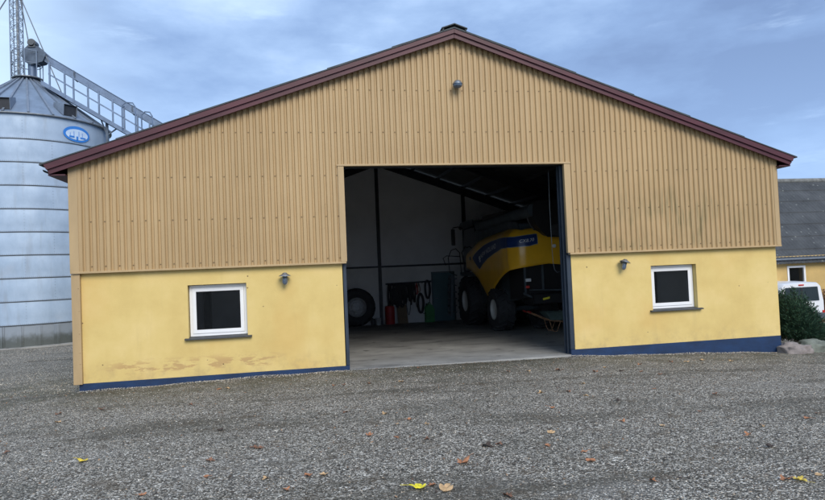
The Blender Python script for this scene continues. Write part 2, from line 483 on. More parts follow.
def wall_holes(mb, x0, x1, z0, z1, y0, y1, holes):
    xs = sorted({x0, x1, *[h[0] for h in holes], *[h[1] for h in holes]})
    zs = sorted({z0, z1, *[h[2] for h in holes], *[h[3] for h in holes]})
    def solid(i, j):
        if i < 0 or j < 0 or i >= len(xs) - 1 or j >= len(zs) - 1: return False
        cx, cz = (xs[i] + xs[i + 1]) / 2, (zs[j] + zs[j + 1]) / 2
        return not any(h[0] < cx < h[1] and h[2] < cz < h[3] for h in holes)
    for i in range(len(xs) - 1):
        for j in range(len(zs) - 1):
            if not solid(i, j): continue
            a, b, c, d = xs[i], xs[i + 1], zs[j], zs[j + 1]
            for y, flip in ((y0, 0), (y1, 1)):
                q = [(a, y, c), (b, y, c), (b, y, d), (a, y, d)]
                mb.add(q[::-1] if flip else q, [(0, 1, 2, 3)])
            for (di, dj, p, q) in ((-1, 0, (a, c), (a, d)), (1, 0, (b, c), (b, d)), (0, -1, (a, c), (b, c)), (0, 1, (a, d), (b, d))):
                if not solid(i + di, j + dj):
                    mb.add([(p[0], y0, p[1]), (q[0], y0, q[1]), (q[0], y1, q[1]), (p[0], y1, p[1])], [(0, 1, 2, 3)])
WL = (2.171, 3.345, .872, 1.962); WR = (12.60, 13.78, .90, 1.948)
mb = MB(); wall_holes(mb, .10, 5.355, .095, 2.30, 0, .36, [WL]); mb.build('lower_wall', M['render'], barn)
mb = MB(); wall_holes(mb, 10.605, 15.97, .11, 2.30, 0, .36, [WR]); mb.build('lower_wall', M['render'], barn)
MB().prism([(.07, -.7), (5.44, -.7), (5.44, .095), (.07, .095)], 'y', -.012, .37).build('plinth', M['blue'], barn)
MB().prism([(10.50, -.9), (15.965, -.9), (15.965, .11), (10.50, .11)], 'y', -.012, .37).build('plinth', M['blue'], barn)
# upper backing wall behind the cladding
mb = MB()
zt = lambda x: roofz(x) - .16
mb.prism([(0.02, 2.30), (5.36, 2.30), (5.36, zt(5.36)), (.02, zt(.02))], 'y', .0, .14)
mb.prism([(10.60, 2.30), (15.98, 2.30), (15.98, zt(15.98)), (10.60, zt(10.60))], 'y', .0, .14)
mb.prism([(5.36, 4.42), (10.60, 4.42), (10.60, zt(10.6)), (8, zt(8)), (5.36, zt(5.36))], 'y', .0, .14)
mb.build('gable_backing', M['inner_wall'], barn)

# ribbed cladding
def cladding():
    mb = MB(); P = .13; xs = []
    x = .02; k = 0
    yo, yi = -.096, -.060
    while x < 16.04:
        for dx, y in ((0, yo), (.060, yo), (.080, yi), (.110, yi)):
            xs.append((x + dx, y))
        x += P
    xs = [q for q in xs if q[0] < 16.04] + [(16.04, yo)]
    # insert cuts at doorway edges
    def cut(xc):
        for i in range(len(xs) - 1):
            if xs[i][0] < xc < xs[i + 1][0]:
                t = (xc - xs[i][0]) / (xs[i + 1][0] - xs[i][0])
                xs.insert(i + 1, (xc, xs[i][1] + t * (xs[i + 1][1] - xs[i][1]))); return
    cut(5.44); cut(10.52); cut(8.0)
    for (xa, ya), (xb, yb) in zip(xs, xs[1:]):
        xm = (xa + xb) / 2
        z0 = 4.415 if 5.44 < xm < 10.52 else 2.325
        mb.add([(xa, ya, z0), (xb, yb, z0), (xb, yb, zt(xb)), (xa, ya, zt(xa))], [(0, 1, 2, 3)])
        if ya == yo and yb == yo:   # closed rib foot
            mb.add([(xa, ya, z0), (xb, yb, z0), (xb, yi + .004, z0), (xa, yi + .004, z0)], [(3, 2, 1, 0)])
    mb.k = 1
    i = 0; x = .02
    while x < 15.95:
        xc = x + .095
        if i % 2 == 0:
            for z in (2.42, 3.32, 4.20, 5.13, 6.06, 6.9):
                if z > zt(xc) - .1: continue
                if 5.4 < xc < 10.6 and z < 4.45: continue
                zz = z + .01 * math.sin(i * 3.1)
                mb.lathe([(.0, yi - .012), (.011, yi - .012), (.013, yi - .001)], (xc, 0, zz), 'y', 6)
        x += P; i += 1
    mb.build('cladding', [M['clad'], M['screw']], barn)
cladding()
# cladding trims
mb = MB().box(.02, 5.445, -.118, -.02, 2.285, 2.325); mb.build('drip_trim', M['cladtrim'], barn, bevel=.004)
mb = MB().box(10.545, 16.05, -.118, -.02, 2.285, 2.325); mb.build('drip_trim', M['cladtrim'], barn, bevel=.004)
mb = MB().box(5.32, 10.66, -.112, -.005, 4.378, 4.418); mb.build('lintel_trim', M['cladtrim'], barn, bevel=.004)
mb = MB().box(5.33, 5.462, -.102, -.004, 2.327, 4.376); mb.build('doorway_trim', M['cladtrim'], barn, bevel=.005)
mb = MB().box(10.50, 10.655, -.102, -.004, 2.327, 4.376); mb.build('doorway_trim', M['cladtrim'], barn, bevel=.005)
mb = MB().box(-.015, .15, -.106, -.004, 2.287, zt(.0) + .02).box(-.02, -.004, -.108, .2, 2.289, zt(0) + .02)
mb.build('corner_trim', M['cladtrim'], barn, bevel=.004)
mb = MB().box(-.012, .145, -.075, -.002, .088, 2.284).box(-.016, -.003, -.076, .2, .088, 2.284)
for z in (.5, .72, 1.1, 1.55, 2.0): mb.lathe([(0, -.084), (.011, -.084), (.012, -.074)], (.115, 0, z), 'y', 6)
mb.build('corner_trim', M['cladtrim'], barn, bevel=.004)
mb = MB().box(15.93, 16.055, -.106, -.004, 2.327, zt(16) + .02).box(16.042, 16.056, -.106, .2, 2.287, zt(16) + .02)
mb.build('corner_trim', M['cladtrim'], barn, bevel=.004)
# door posts
mb = MB().box(5.372, 5.443, .004, .30, .098, 2.284)
mb.build('door_post', M['jamb'], barn, bevel=.006)
mb = MB().box(10.50, 10.602, .004, .11, .113, 2.284).box(10.50, 10.60, .112, .37, .113, 4.372)
mb.box(10.47, 10.499, .10, .16, .0, 4.37).box(10.47, 10.499, .24, .30, .0, 4.37)
mb.build('door_post', M['jamb'], barn, bevel=.006)
mb = MB().box(5.46, 10.5, .15, .28, 4.38, 4.6); mb.build('door_lintel', M['steel_dark'], barn)
# side and back walls
for b6, nm, mt_ in (((.10, .36, .362, 14.48, -.9, 2.30), 'side_wall', 'render'), ((.02, .16, .142, 14.5, 2.302, 4.25), 'side_cladding', 'cladtrim'),
                    ((15.66, 15.96, .372, 14.48, -1.1, 2.30), 'side_wall', 'render'), ((15.84, 15.98, .142, 14.5, 2.302, 4.25), 'side_cladding', 'cladtrim'),
                    ((.362, .38, .38, 14.48, -.5, 2.3), 'inner_lining', 'inner_wall'), ((.162, .18, .16, 14.48, 2.304, 4.24), 'inner_lining', 'inner_wall'),
                    ((15.64, 15.658, .38, 14.48, -.5, 2.3), 'inner_lining', 'inner_wall'), ((15.82, 15.838, .16, 14.48, 2.304, 4.24), 'inner_lining', 'inner_wall')):
    MB().box(*b6).build(nm, M[mt_], barn)
mb = MB().prism([(.1, -.9), (15.9, -.9), (15.9, 2.25), (.1, 2.25)], 'y', 14.502, 14.8)
mb.build('back_wall', M['inner_low'], barn)
mb = MB().prism([(.04, 2.252), (15.96, 2.252), (15.96, zt(15.96)), (8, zt(8)), (.04, zt(.04))], 'y', 14.53, 14.78)
mb.build('back_gable', M['inner_wall'], barn)
mb = MB().box(.4, 15.6, 14.44, 14.50, 2.22, 2.30); mb.build('wall_rail', M['steel_dark'], barn)
mb = MB()
for x in (4.0, 8.0, 12.0):
    z1 = zt(x) - .12; c = MB()
    c.box(x - .07, x + .07, 14.36, 14.372, -.4, z1).box(x - .07, x + .07, 14.486, 14.498, -.4, z1).box(x - .006, x + .006, 14.373, 14.485, -.4, z1)
    c.build('back_column', M['steel_dark'], barn)
# concrete floor
rows = [[(x, y, -.0228 * y + .0) for x in (.38, 5.46, 10.49, 15.64)] for y in (.38, 5, 10, 14.5)]
mb = MB().grid(rows)
mb.grid([[(x, y, -.0228 * y) for x in (5.446, 10.498)] for y in (-.02, .38)])
mb.add([(5.446, -.02, 0), (10.498, -.02, 0), (10.498, -.02, -.3), (5.446, -.02, -.3)], [(0, 1, 2, 3)])
mb.build('concrete_slab', M['concrete'], barn)
# main frames
for y in (4.75, 9.45, 14.22):
    for s in (-1, 1):
        r = MB(); h = .30
        def zz(d): return 7.41 - RS * d - .30
        X = lambda d: 8 + s * d
        r.prism([(X(0), zz(0)), (X(7.6), zz(7.6)), (X(7.6), zz(7.6) - h - .3), (X(6.2), zz(6.2) - h - .06), (X(0), zz(0) - h)], 'y', y - .006, y + .006)
        for (o0, o1) in ((0, .014), (-h - .014, -h)):
            r.prism([(X(0), zz(0) + o0), (X(6.2), zz(6.2) + o0), (X(6.2), zz(6.2) + o1), (X(0), zz(0) + o1)], 'y', y - .075, y + .075)
        r.build('rafter', M['steel_dark'], barn)
        c = MB(); xa = X(7.6); c.box(min(xa, xa - s * .3), max(xa, xa - s * .3), y - .08, y + .08, -.45, zz(7.6))
        c.build('frame_column', M['steel_dark'], barn)
for s in (-1, 1):
    for k in range(7):
        d = .45 + k * 1.18; x = 8 + s * d; z = 7.41 - RS * d - .285
        MB().box(x - .035, x + .035, .2, 14.5, z - .02, z + .12).build('purlin', M['purlin'], barn)
# roof
for s in (-1, 1):
    mb = MB(); n = 6; L = 8.47
    pts = []
    for i in range(n):
        d0, d1 = L * i / n, L * (i + 1) / n
        pts += [(8 + s * d0, 7.41 - RS * d0 + .002), (8 + s * d1, 7.41 - RS * d1 + .020)]
    bot = [(8 + s * L, 7.41 - RS * L - .01), (8, 7.41 - .03)]
    mb.prism(pts + bot, 'y', -.30, 15.0)
    mb.build('roof', M['roof_dark'], barn)
    mb = MB().prism([(8 + s * .0, 7.36), (8 + s * 8.38, 7.36 - RS * 8.38), (8 + s * 8.38, 7.33 - RS * 8.38), (8, 7.33)], 'y', -.2, 14.9)
    mb.build('roof_underside', M['ceil'], barn)
    # verge boards
    mb = MB().prism([(8, 7.405), (8 + s * 8.40, 7.405 - RS * 8.40), (8 + s * 8.345, 7.405 - RS * 8.345 - .13), (8, 7.285)], 'y', -.285, -.245)
    mb.build('verge_board', M['burgundy'], barn, bevel=.003)
    mb = MB().prism([(8, 7.283), (8 + s * 8.345, 7.283 - RS * 8.345 - .002), (8 + s * 8.30, 7.283 - RS * 8.30 - .105), (8, 7.185)], 'y', -.25, -.215)
    mb.build('verge_board', M['burgundy'], barn, bevel=.003)
    # boxed eave and gable soffit
    zs = 7.20 - RS * 8.0
    a, b_ = sorted((8 + s * 8.03, 8 + s * 8.34))
    mb = MB().box(a, b_, -.213, 14.9, 4.235, 4.262)
    mb.prism([(8 + s * 8.34, 4.263), (8 + s * 8.34, 4.42), (8 + s * 8.31, 4.42), (8 + s * 8.31, 4.263)], 'y', -.2, 14.9)
    mb.build('eave_soffit', M['soffit'], barn)
    mb = MB().prism([(8, 7.262), (8 + s * 8.3, 7.262 - RS * 8.3), (8 + s * 8.3, 7.242 - RS * 8.3), (8, 7.242)], 'y', -.213, -.03)
    mb.build('gable_soffit', M['soffit'], barn)
    # gutter along the eave
    g = MB(); xg = 8 + s * 8.41
    prof = [(xg + .06 * math.cos(t), 4.37 + .06 * math.sin(t)) for t in [PI + PI * i / 8 for i in range(9)]]
    prof += [(xg + .05 * math.cos(t), 4.37 + .05 * math.sin(t)) for t in [2 * PI - PI * i / 8 for i in range(9)]]
    g.prism(prof, 'y', -.12, 14.9); g.build('gutter', M['roof_dark'], barn)
# ridge cap
mb = MB()
for s in (-1, 1):
    mb.prism([(8, 7.482), (8 + s * .29, 7.482 - RS * .29), (8 + s * .29, 7.460 - RS * .29), (8, 7.460)], 'y', -.33, 15.02)
    for yy in [-.31 + .22 * k for k in range(70)]:
        mb.prism([(8 + s * .24, 7.463 - RS * .24), (8 + s * .27, 7.463 - RS * .27), (8 + s * .27, 7.41 - RS * .27), (8 + s * .24, 7.41 - RS * .24)], 'y', yy, yy + .03)
mb.build('ridge_cap', M['roof_dark'], barn)

# windows
def barn_window(h, bars=False):
    x0, x1, z0, z1 = h; yr = .13
    f = MB(); t = .075; g = .012
    def ring(a, b, c, d, w, ya, yb):
        f.box(a, b, ya, yb, c, c + w).box(a, b, ya, yb, d - w, d)
        f.box(a, a + w, ya, yb, c + w, d - w).box(b - w, b, ya, yb, c + w, d - w)
    ring(x0 + g, x1 - g, z0 + .02, z1 - g, .055, yr, yr + .08)
    ring(x0 + g + .057, x1 - g - .057, z0 + .077, z1 - g - .057, .075, yr - .014, yr + .06)
    o = f.build('window', M['white'], barn, bevel=.004)
    p = MB().box(x0 + .14, x1 - .14, yr + .02, yr + .028, z0 + .15, z1 - .14); p.build('pane', M['glass'], o)
    p = MB()
    ring2 = (x0 + g + .13, x1 - g - .13, z0 + .15, z1 - g - .13)
    a, b, c, d = ring2; w = .012
    p.box(a, b, yr - .004, yr + .018, c, c + w).box(a, b, yr - .004, yr + .018, d - w, d).box(a, a + w, yr - .004, yr + .018, c + w, d - w).box(b - w, b, yr - .004, yr + .018, c + w, d - w)
    p.build('gasket', M['black'], o)
    s = MB().prism([(-.085, z0 - .032), (-.085, z0 - .008), (yr + .02, z0 + .018), (yr + .02, z0 - .032)], 'x', x0 - .075, x1 + .085)
    s.build('sill', M['sill'], o, bevel=.003)
barn_window(WL); barn_window(WR)
# doorway to the back room
d = MB().box(10.41, 11.40, 14.455, 14.498, -.33, 1.88).build('back_door', M['teal'], barn, bevel=.004)
MB().box(10.36, 10.405, 14.44, 14.499, -.33, 1.93).box(11.405, 11.45, 14.44, 14.499, -.33, 1.93).box(10.36, 11.45, 14.44, 14.499, 1.885, 1.93).build('frame', M['cgrey'], d)
MB().tube((10.52, 14.45, .72), (10.52, 14.40, .72), .012).tube((10.52, 14.40, .72), (10.64, 14.40, .72), .011).build('handle', M['galv'], d)

# ---------------------------------------------------------------- wall lamps
def bulkhead_lamp(x, z, tilt, label):
    t = thing('wall_lamp', label, 'lamp', (0, 0, 0), 'lamps on the lower yellow wall')
    MB().lathe([(0, -.03), (.045, -.03), (.05, 0)], (0, 0, .02), 'y', 16).build('wall_plate', M['lampmetal'], t, smooth=True)
    MB().path([(0, -.02, .02), (0, -.07, .035), (0, -.12, .03), (0, -.13, 0)], .014).build('arm', M['lampmetal'], t, smooth=True)
    MB().lathe([(.0, .085), (.035, .08), (.06, .055), (.125, .018), (.13, .008), (.12, .01), (.05, .035), (0, .04)], (0, -.13, 0), 'z', 24).build('shade', M['lampmetal'], t, smooth=True)
    MB().lathe([(.045, .03), (.05, -.03), (.046, -.04)], (0, -.13, 0), 'z', 20).build('neck', M['cgrey'], t, smooth=True)
    MB().lathe([(.044, -.04), (.05, -.07), (.05, -.12), (.035, -.155), (0, -.168)], (0, -.13, 0), 'z', 20).build('glass_jar', M['lampglass'], t, smooth=True)
    c = MB()
    for k in range(4):
        a = k * PI / 2 + .4; r = .056
        c.path([(r * math.cos(a), -.13 + r * math.sin(a), -.035), (r * math.cos(a), -.13 + r * math.sin(a), -.12), (.6 * r * math.cos(a), -.13 + .6 * r * math.sin(a), -.165), (0, -.13, -.182)], .004, 5)
    c.build('wire_guard', M['lampmetal'], t, smooth=True)
    t.location = (x, -.005, z); t.rotation_euler = (0, tilt, 0)
bulkhead_lamp(4.145, 2.06, 0, 'zinc wall lamp under the cladding between left window and doorway, hanging straight')
bulkhead_lamp(11.87, 2.05, math.radians(16), 'zinc wall lamp right of the doorway, hanging crooked with its jar askew')
t = thing('floodlight', 'small metal lamp high up on the gable below the roof peak', 'lamp', (8.03, -.11, 6.17))
MB().box(7.99, 8.07, -.125, -.097, 6.13, 6.21).build('bracket', M['galv_dk'], t)
b = MB().path([(8.03, -.125, 6.17), (8.03, -.18, 6.18)], .018); b.build('arm', M['lampmetal'], t)
MB().lathe([(0, .085), (.06, .075), (.10, .03), (.112, 0)], (8.03, -.24, 6.15), 'z', 24).build('shade', M['lampmetal'], t, smooth=True)
MB().lathe([(.108, 0), (.10, -.045), (.06, -.08), (0, -.09)], (8.03, -.24, 6.145), 'z', 24).build('lens', M['lampglass'], t, smooth=True)

# ---------------------------------------------------------------- wheels
def tyre_mesh(c, R, W, rin, lugs, axis='x'):
    mb = MB(); h = W / 2
    prof = [(rin, -h * .78), (rin + .03, -h * .86), ((rin + R) / 2, -h), (R - .12, -h * .96), (R - .065, -h * .82), (R - .055, 0), (R - .065, h * .82), (R - .12, h * .96), ((rin + R) / 2, h), (rin + .03, h * .86), (rin, h * .78)]
    mb.lathe(prof, c, axis, 48)
    c = Vector(c)
    def P(a, r, w):
        u, v = r * math.cos(a), r * math.sin(a)
        return c + (Vector((w, u, v)) if axis == 'x' else Vector((u, w, v)))
    da = 2 * PI / lugs
    for i in range(lugs):
        for s in (-1, 1):
            a0 = i * da + (da / 2 if s > 0 else 0); wdt = da * .30
            secs = []
            for (w, sh, ro) in ((.0, 0, R), (.45, .16, R), (.85, .30, R - .012), (1.0, .36, R - .07)):
                a = a0 + sh * (da * 2.2) ; w_ = s * h * w
                secs.append([P(a, ro - .06, w_), P(a, ro, w_), P(a + wdt, ro, w_), P(a + wdt, ro - .06, w_)])
            mb.grid(secs)
            mb.add(secs[0], [(0, 1, 2, 3)]); mb.add(secs[-1], [(0, 1, 2, 3)])
    return mb
def farm_wheel(parent, cx, cy, cz, R, W, rin, side, lugs=20):
    ty = tyre_mesh((cx, cy, cz), R, W, rin, lugs).build('tyre', M['rubber'], parent, smooth=True)
    h = W / 2 * side
    MB().lathe([(rin + .01, h * .84), (rin - .015, h * .86), (rin - .04, h * .60), (rin * .55, h * .35), (rin * .45, h * .40), (.12, h * .42), (.11, h * .62), (0, h * .64)], (cx, cy, cz), 'x', 32).build('rim', M['rim_white'], ty, smooth=True)

# ---------------------------------------------------------------- combine harvester
cmb = thing('combine_harvester', 'yellow combine harvester with blue side stripe parked nose-in inside the barn', 'combine harvester', (12.05, 7.5, -.17))
ZB = [(0, 2.06), (.57, 1.97), (1.24, 1.78), (1.6, 1.62), (1.85, 1.41), (2.05, 1.15), (2.2, .92), (2.45, .90), (2.8, 1.12), (3.3, 1.38), (3.9, 1.60), (5.05, 1.90), (5.7, 2.0), (6.2, 2.06), (6.58, 2.10)]
ZT = [(0, 2.81), (.7, 2.97), (1.45, 3.10), (2.4, 3.19), (3.35, 3.24), (4.6, 3.27), (5.2, 3.24), (5.7, 3.19), (6.2, 3.24), (6.58, 3.26)]
XL, XR, YR, YF, RC = 10.95, 13.15, 4.8, 10.5, .5
SEG = [5.2, 5.2 + RC * PI / 2]; DM = 2 * SEG[1] + (XR - XL - 2 * RC)
def path_pn(D):
    m = D > DM / 2; d = DM - D if m else D
    if d < SEG[0]:
        p, n = Vector((XL, YF - d)), Vector((-1, 0))
    elif d < SEG[1]:
        a = (d - SEG[0]) / RC; p = Vector((XL + RC - RC * math.cos(a), YR + RC - RC * math.sin(a))); n = Vector((-math.cos(a), -math.sin(a)))
    else:
        p, n = Vector((XL + RC + d - SEG[1], YR)), Vector((0, -1))
    if m: p.x = XL + XR - p.x; n.x = -n.x
    return p, n
def surf(D, z, off=0.):
    d = min(D, DM - D); zt_ = lerp_table(ZT, d); zb_ = lerp_table(ZB, d)
    p, n = path_pn(D)
    u = max(0., (z - zt_ + .42) / .42); inset = .30 * u ** 2.4
    mid = (z - 2.45) / .6; inset += .035 * mid * mid if z < 2.45 else 0
    inset -= .05 * math.exp(-((d - 5.25) / .10) ** 2) * (1 if z > 2.2 else .6) + .05 * math.exp(-((d - 4.7) / .55) ** 2) + .035 * math.exp(-((d - 1.6) / .8) ** 2)
    q = p - n * inset + n * off
    return Vector((q.x, q.y, z))
Ds = [DM * i / 110 for i in range(111)]
rows = []
for D in Ds:
    d = min(D, DM - D); a, b = lerp_table(ZB, d), lerp_table(ZT, d)
    rows.append([surf(D, a + (b - a) * (1 - (1 - j / 18) ** 1.3)) for j in range(19)])
body = MB().grid(rows).build('body_panel', M['cyellow'], cmb, smooth=True, solid=.02, angle=60)
# stripe
SLO = [(1.15, 2.40), (1.94, 2.00), (2.4, 2.20), (2.9, 2.36), (3.8, 2.54), (4.7, 2.66), (5.4, 2.66), (6.0, 2.68), (6.25, 2.74)]
SHI = [(1.15, 2.44), (1.5, 2.56), (1.94, 2.68), (2.6, 2.83), (3.3, 2.92), (4.2, 2.97), (4.9, 2.98), (5.5, 2.96), (6.25, 3.03)]
for mir in (0, 1):
    def stripe(e, off):
        r = []
        for i in range(61):
            D = 1.15 - e + ((3.9 if mir else 5.1) + 2 * e) * i / 60
            a, b = lerp_table(SLO, D) - e, lerp_table(SHI, D) + e
            DD = DM - D if mir else D
            r.append([surf(DD, a + (b - a) * j / 6, off) for j in range(7)])
        return MB().grid(r)
    st = stripe(0, .012).build('stripe', M['cblue'], body, smooth=True, angle=60)
    stripe(.02, .006).build('stripe_edge', M['galv'], body, smooth=True, angle=60)
def text_on(txt, D0, size, zc, slant, parent, name='lettering'):
    cu = bpy.data.curves.new('t', 'FONT'); cu.body = txt; cu.size = size; cu.space_character = 1.05
    o = bpy.data.objects.new('t', cu); COL.objects.link(o)
    bpy.context.view_layer.update()
    me = bpy.data.meshes.new_from_object(o.evaluated_get(bpy.context.evaluated_depsgraph_get()))
    mb = MB(); vs = []
    for v in me.vertices:
        D = D0 + v.co.x + v.co.y * .2
        vs.append(surf(D, zc(D) + v.co.y - size * .35, .03))
    mb.add(vs, [tuple(p.vertices) for p in me.polygons])
    COL.objects.unlink(o); bpy.data.objects.remove(o); bpy.data.curves.remove(cu); bpy.data.meshes.remove(me)
    return mb.build(name, M['letter'], parent)
zmid = lambda D: (lerp_table(SLO, D) + lerp_table(SHI, D)) / 2
text_on('NEW HOLLAND', 2.22, .24, zmid, 0, body)
text_on('CX8.70', 5.68, .14, zmid, 0, body)
# leaf emblem ahead of the name
lf = MB()
for (a, b, c, d) in ((2.0, 2.36, 2.12, 2.46), (2.02, 2.30, 2.14, 2.38), (2.05, 2.24, 2.16, 2.30)):
    lf.add([surf(a, b, .02), surf(c, b + .02, .02), surf(c + .06, d + .02, .02), surf(a + .03, d, .02)], [(0, 1, 2, 3)])
lf.build('emblem', M['letter'], body)
# round badge near the front of the panel
MB().lathe([(0, 0), (.07, 0), (.085, .012)], (10.93, 9.78, 2.42), 'x', 20).build('badge', M['cgrey'], body)
MB().lathe([(0, -.03), (.055, -.025), (.06, 0)], (12.25, 4.77, 2.64), 'y', 20).build('reflector', M['letter'], body, smooth=True)
# under body
mb = MB(); mb.prism([(10.3, .75), (10.3, 2.3), (5.4, 2.3), (5.25, 1.2), (6.0, .95), (8.2, .85), (8.8, .60)], 'x', 11.42, 12.75)
mb.build('chassis', M['cgrey'], cmb, bevel=.02)
mb = MB(); mb.prism([(5.15, 1.05), (5.02, 2.15), (6.4, 2.3), (6.3, 1.0)], 'x', 11.30, 13.0)
mb.prism([(4.9, .86), (4.95, 1.16), (5.6, 1.25), (5.9, .92), (5.4, .84)], 'x', 11.55, 13.1)
mb.build('straw_hood', M['black'], cmb, bevel=.03)
mb = MB().box(11.30, 11.36, 4.96, 5.0, 1.2, 2.1).box(11.9, 11.96, 5.0, 5.06, 1.3, 2.1).tube((11.3, 5.1, 1.2), (11.9, 4.98, .9), .03).tube((11.5, 5.1, 1.3), (12.7, 5.0, 1.25), .025)
mb.build('rear_bracket', M['cgrey'], cmb)
MB().box(11.33, 11.50, 4.90, 4.955, 1.56, 1.66).build('rear_lamp', M['letter'], cmb, bevel=.01)
MB().box(11.33, 11.44, 4.90, 4.955, 1.36, 1.44).build('rear_lamp', M['redlamp'], cmb, bevel=.01)
MB().prism([(11.86, .97), (12.08, 1.01), (12.08, 1.07), (11.86, 1.03)], 'y', 4.90, 4.91).build('warning_label', simple('label_yellow', (.75, .65, .05), .5, var=.02), cmb)
# grain tank, engine deck
mb = MB(); mb.prism([(5.3, 3.0), (5.5, 3.42), (7.2, 3.62), (9.7, 3.70), (10.35, 3.45), (10.4, 2.7), (5.3, 2.7)], 'x', 11.35, 12.75)
mb.build('grain_tank', M['cgrey'], cmb, bevel=.04)
mb = MB().prism([(7.0, 3.62), (6.8, 3.95), (9.9, 4.02), (9.7, 3.70)], 'x', 11.5, 12.6); mb.build('tank_extension', M['black'], cmb, bevel=.02)
# unloading auger folded back
mb = MB().tube((11.30, 9.6, 3.62), (11.55, 4.6, 3.76), .19, 20); mb.build('auger_tube', M['cgrey'], cmb, smooth=True)
mb = MB().prism([(11.52, 3.55), (11.60, 3.34), (11.93, 2.96), (12.28, 2.95), (12.5, 3.2), (12.62, 4.0), (11.75, 3.98), (11.55, 3.95)], 'y', 4.45, 4.98)
sp_ = mb.build('auger_spout', M['black'], cmb, bevel=.05)
MB().lathe([(.0, -.06), (.17, -.06), (.19, -.03), (.19, .04)], (12.2, 4.46, 3.12), 'y', 24).build('spout_ring', M['rubber'], sp_, smooth=True)
# wheels
farm_wheel(cmb, 11.32, 7.45, .575, .75, .66, .35, -1, 18)
farm_wheel(cmb, 12.85, 7.45, .575, .75, .66, .39, 1, 18)
farm_wheel(cmb, 11.27, 10.95, .73, .98, .72, .41, -1, 20)
farm_wheel(cmb, 13.0, 10.95, .73, .98, .72, .46, 1, 20)
MB().tube((11.5, 7.45, .575), (12.7, 7.45, .575), .09).build('axle', M['cgrey'], cmb)
MB().tube((11.5, 10.95, .73), (12.8, 10.95, .73), .14).build('axle', M['cgrey'], cmb)
# cab
mb = MB().prism([(10.55, 2.0), (12.3, 1.9), (12.55, 2.4), (12.2, 3.7), (10.7, 3.75), (10.45, 3.0)], 'x', 11.4, 12.9)
cab = mb.build('cab', M['carglass'], cmb, bevel=.05)
MB().prism([(10.5, 3.76), (12.5, 3.72), (12.7, 3.80), (12.4, 3.95), (10.6, 3.97)], 'x', 11.3, 13.0).build('cab_roof', M['cgrey'], cab, bevel=.04)
for yy in (10.62, 12.2): MB().bar((11.37, yy, 1.95), (11.37, yy, 3.74), .08, .08).build('cab_pillar', M['black'], cab)
MB().box(11.2, 13.0, 10.5, 12.4, 1.72, 1.88).build('platform', M['cgrey'], cmb)
# mirror, rails, ladder
m_ = MB().path([(11.35, 12.05, 3.72), (11.1, 12.05, 3.80), (10.88, 12.05, 3.77), (10.84, 12.0, 3.70)], .022)
m_ = m_.build('mirror_arm', M['black'], cmb, smooth=True)
MB().box(10.76, 10.93, 11.93, 12.0, 3.02, 3.70).build('mirror', M['black'], m_, bevel=.03)
mb = MB().path([(10.92, 11.9, 1.75), (10.62, 11.9, 1.9), (10.58, 11.9, 2.5), (10.72, 11.9, 2.82), (10.92, 11.9, 2.88), (11.08, 11.9, 2.7), (11.12, 11.9, 1.8)], .02)
mb.path([(11.2, 11.5, 1.8), (11.1, 11.6, 2.7), (11.3, 11.8, 2.95), (11.4, 11.9, 2.9)], .02)
mb.path([(10.55, 12.3, 2.2), (10.45, 12.3, 2.5), (10.6, 12.3, 2.6), (11.2, 12.3, 2.55)], .018)
mb.build('hand_rail', M['black'], cmb, smooth=True)
mb = MB().bar((10.62, 11.9, .05), (10.72, 11.9, 1.78), .05, .10).bar((10.62, 12.35, .05), (10.72, 12.35, 1.78), .05, .10)
for k in range(6): mb.box(10.56 + .012 * k, 10.86 + .012 * k, 11.92, 12.33, .2 + k * .28, .24 + k * .28)
mb.build('ladder', M['cgrey'], cmb)
mb = MB(); mb.prism([(11.6, -.1), (11.5, 1.0), (12.5, 1.25), (13.2, .5), (13.1, -.1)], 'x', 11.3, 12.8); mb.build('feeder_house', M['black'], cmb, bevel=.03)

# ---------------------------------------------------------------- wheelbarrow
wb = thing('wheelbarrow', 'dark metal wheelbarrow with red handle grips behind the combine harvester', 'wheelbarrow', (12.6, 6.1, -.14))
ya, yb = 5.75, 6.35; zf = -.142
tr = MB()
top = [(12.28, ya + .0, .50), (13.10, ya + .04, .50), (13.10, yb - .04, .50), (12.28, yb, .50)]
bot = [(12.50, ya + .14, .24), (12.90, ya + .14, .22), (12.90, yb - .14, .22), (12.50, yb - .14, .24)]
tr.add(top + bot, [(0, 1, 5, 4), (1, 2, 6, 5), (2, 3, 7, 6), (3, 0, 4, 7), (4, 5, 6, 7)])
tr.build('tray', M['tray'], wb, solid=.012)
fr = MB()
for y in (ya + .08, yb - .08):
    ymid = (ya + yb) / 2
    fr.path([(11.72, y - .0, .56), (12.0, y, .44), (12.5, y, .215), (12.9, y, .19), (13.2, ymid + (y - ymid) * .25, .04)], .016)
    fr.path([(12.42, y, .24), (12.48, y, .0), (12.55, y, zf + .012), (12.66, y, zf + .012), (12.72, y, .0), (12.80, y, .2)], .013)
fr.tube((12.6, ya + .08, zf + .02), (12.6, yb - .08, zf + .02), .012)
fr.build('frame', M['barrowpipe'], wb, smooth=True)
for y in (ya + .08, yb - .08): MB().tube((11.68, y, .576), (11.80, y, .522), .024, 10).build('grip', M['red'], wb, smooth=True)
t_ = MB().lathe([(.12, -.03), (.15, -.04), (.17, -.03), (.178, 0), (.17, .03), (.15, .04), (.12, .03)], (13.22, (ya + yb) / 2, .035), 'y', 24).build('wheel', M['rubber'], wb, smooth=True)
MB().lathe([(.12, -.02), (.03, -.03), (.0, -.03)], (13.22, (ya + yb) / 2, .035), 'y', 16).build('rim', M['red'], t_, smooth=True)

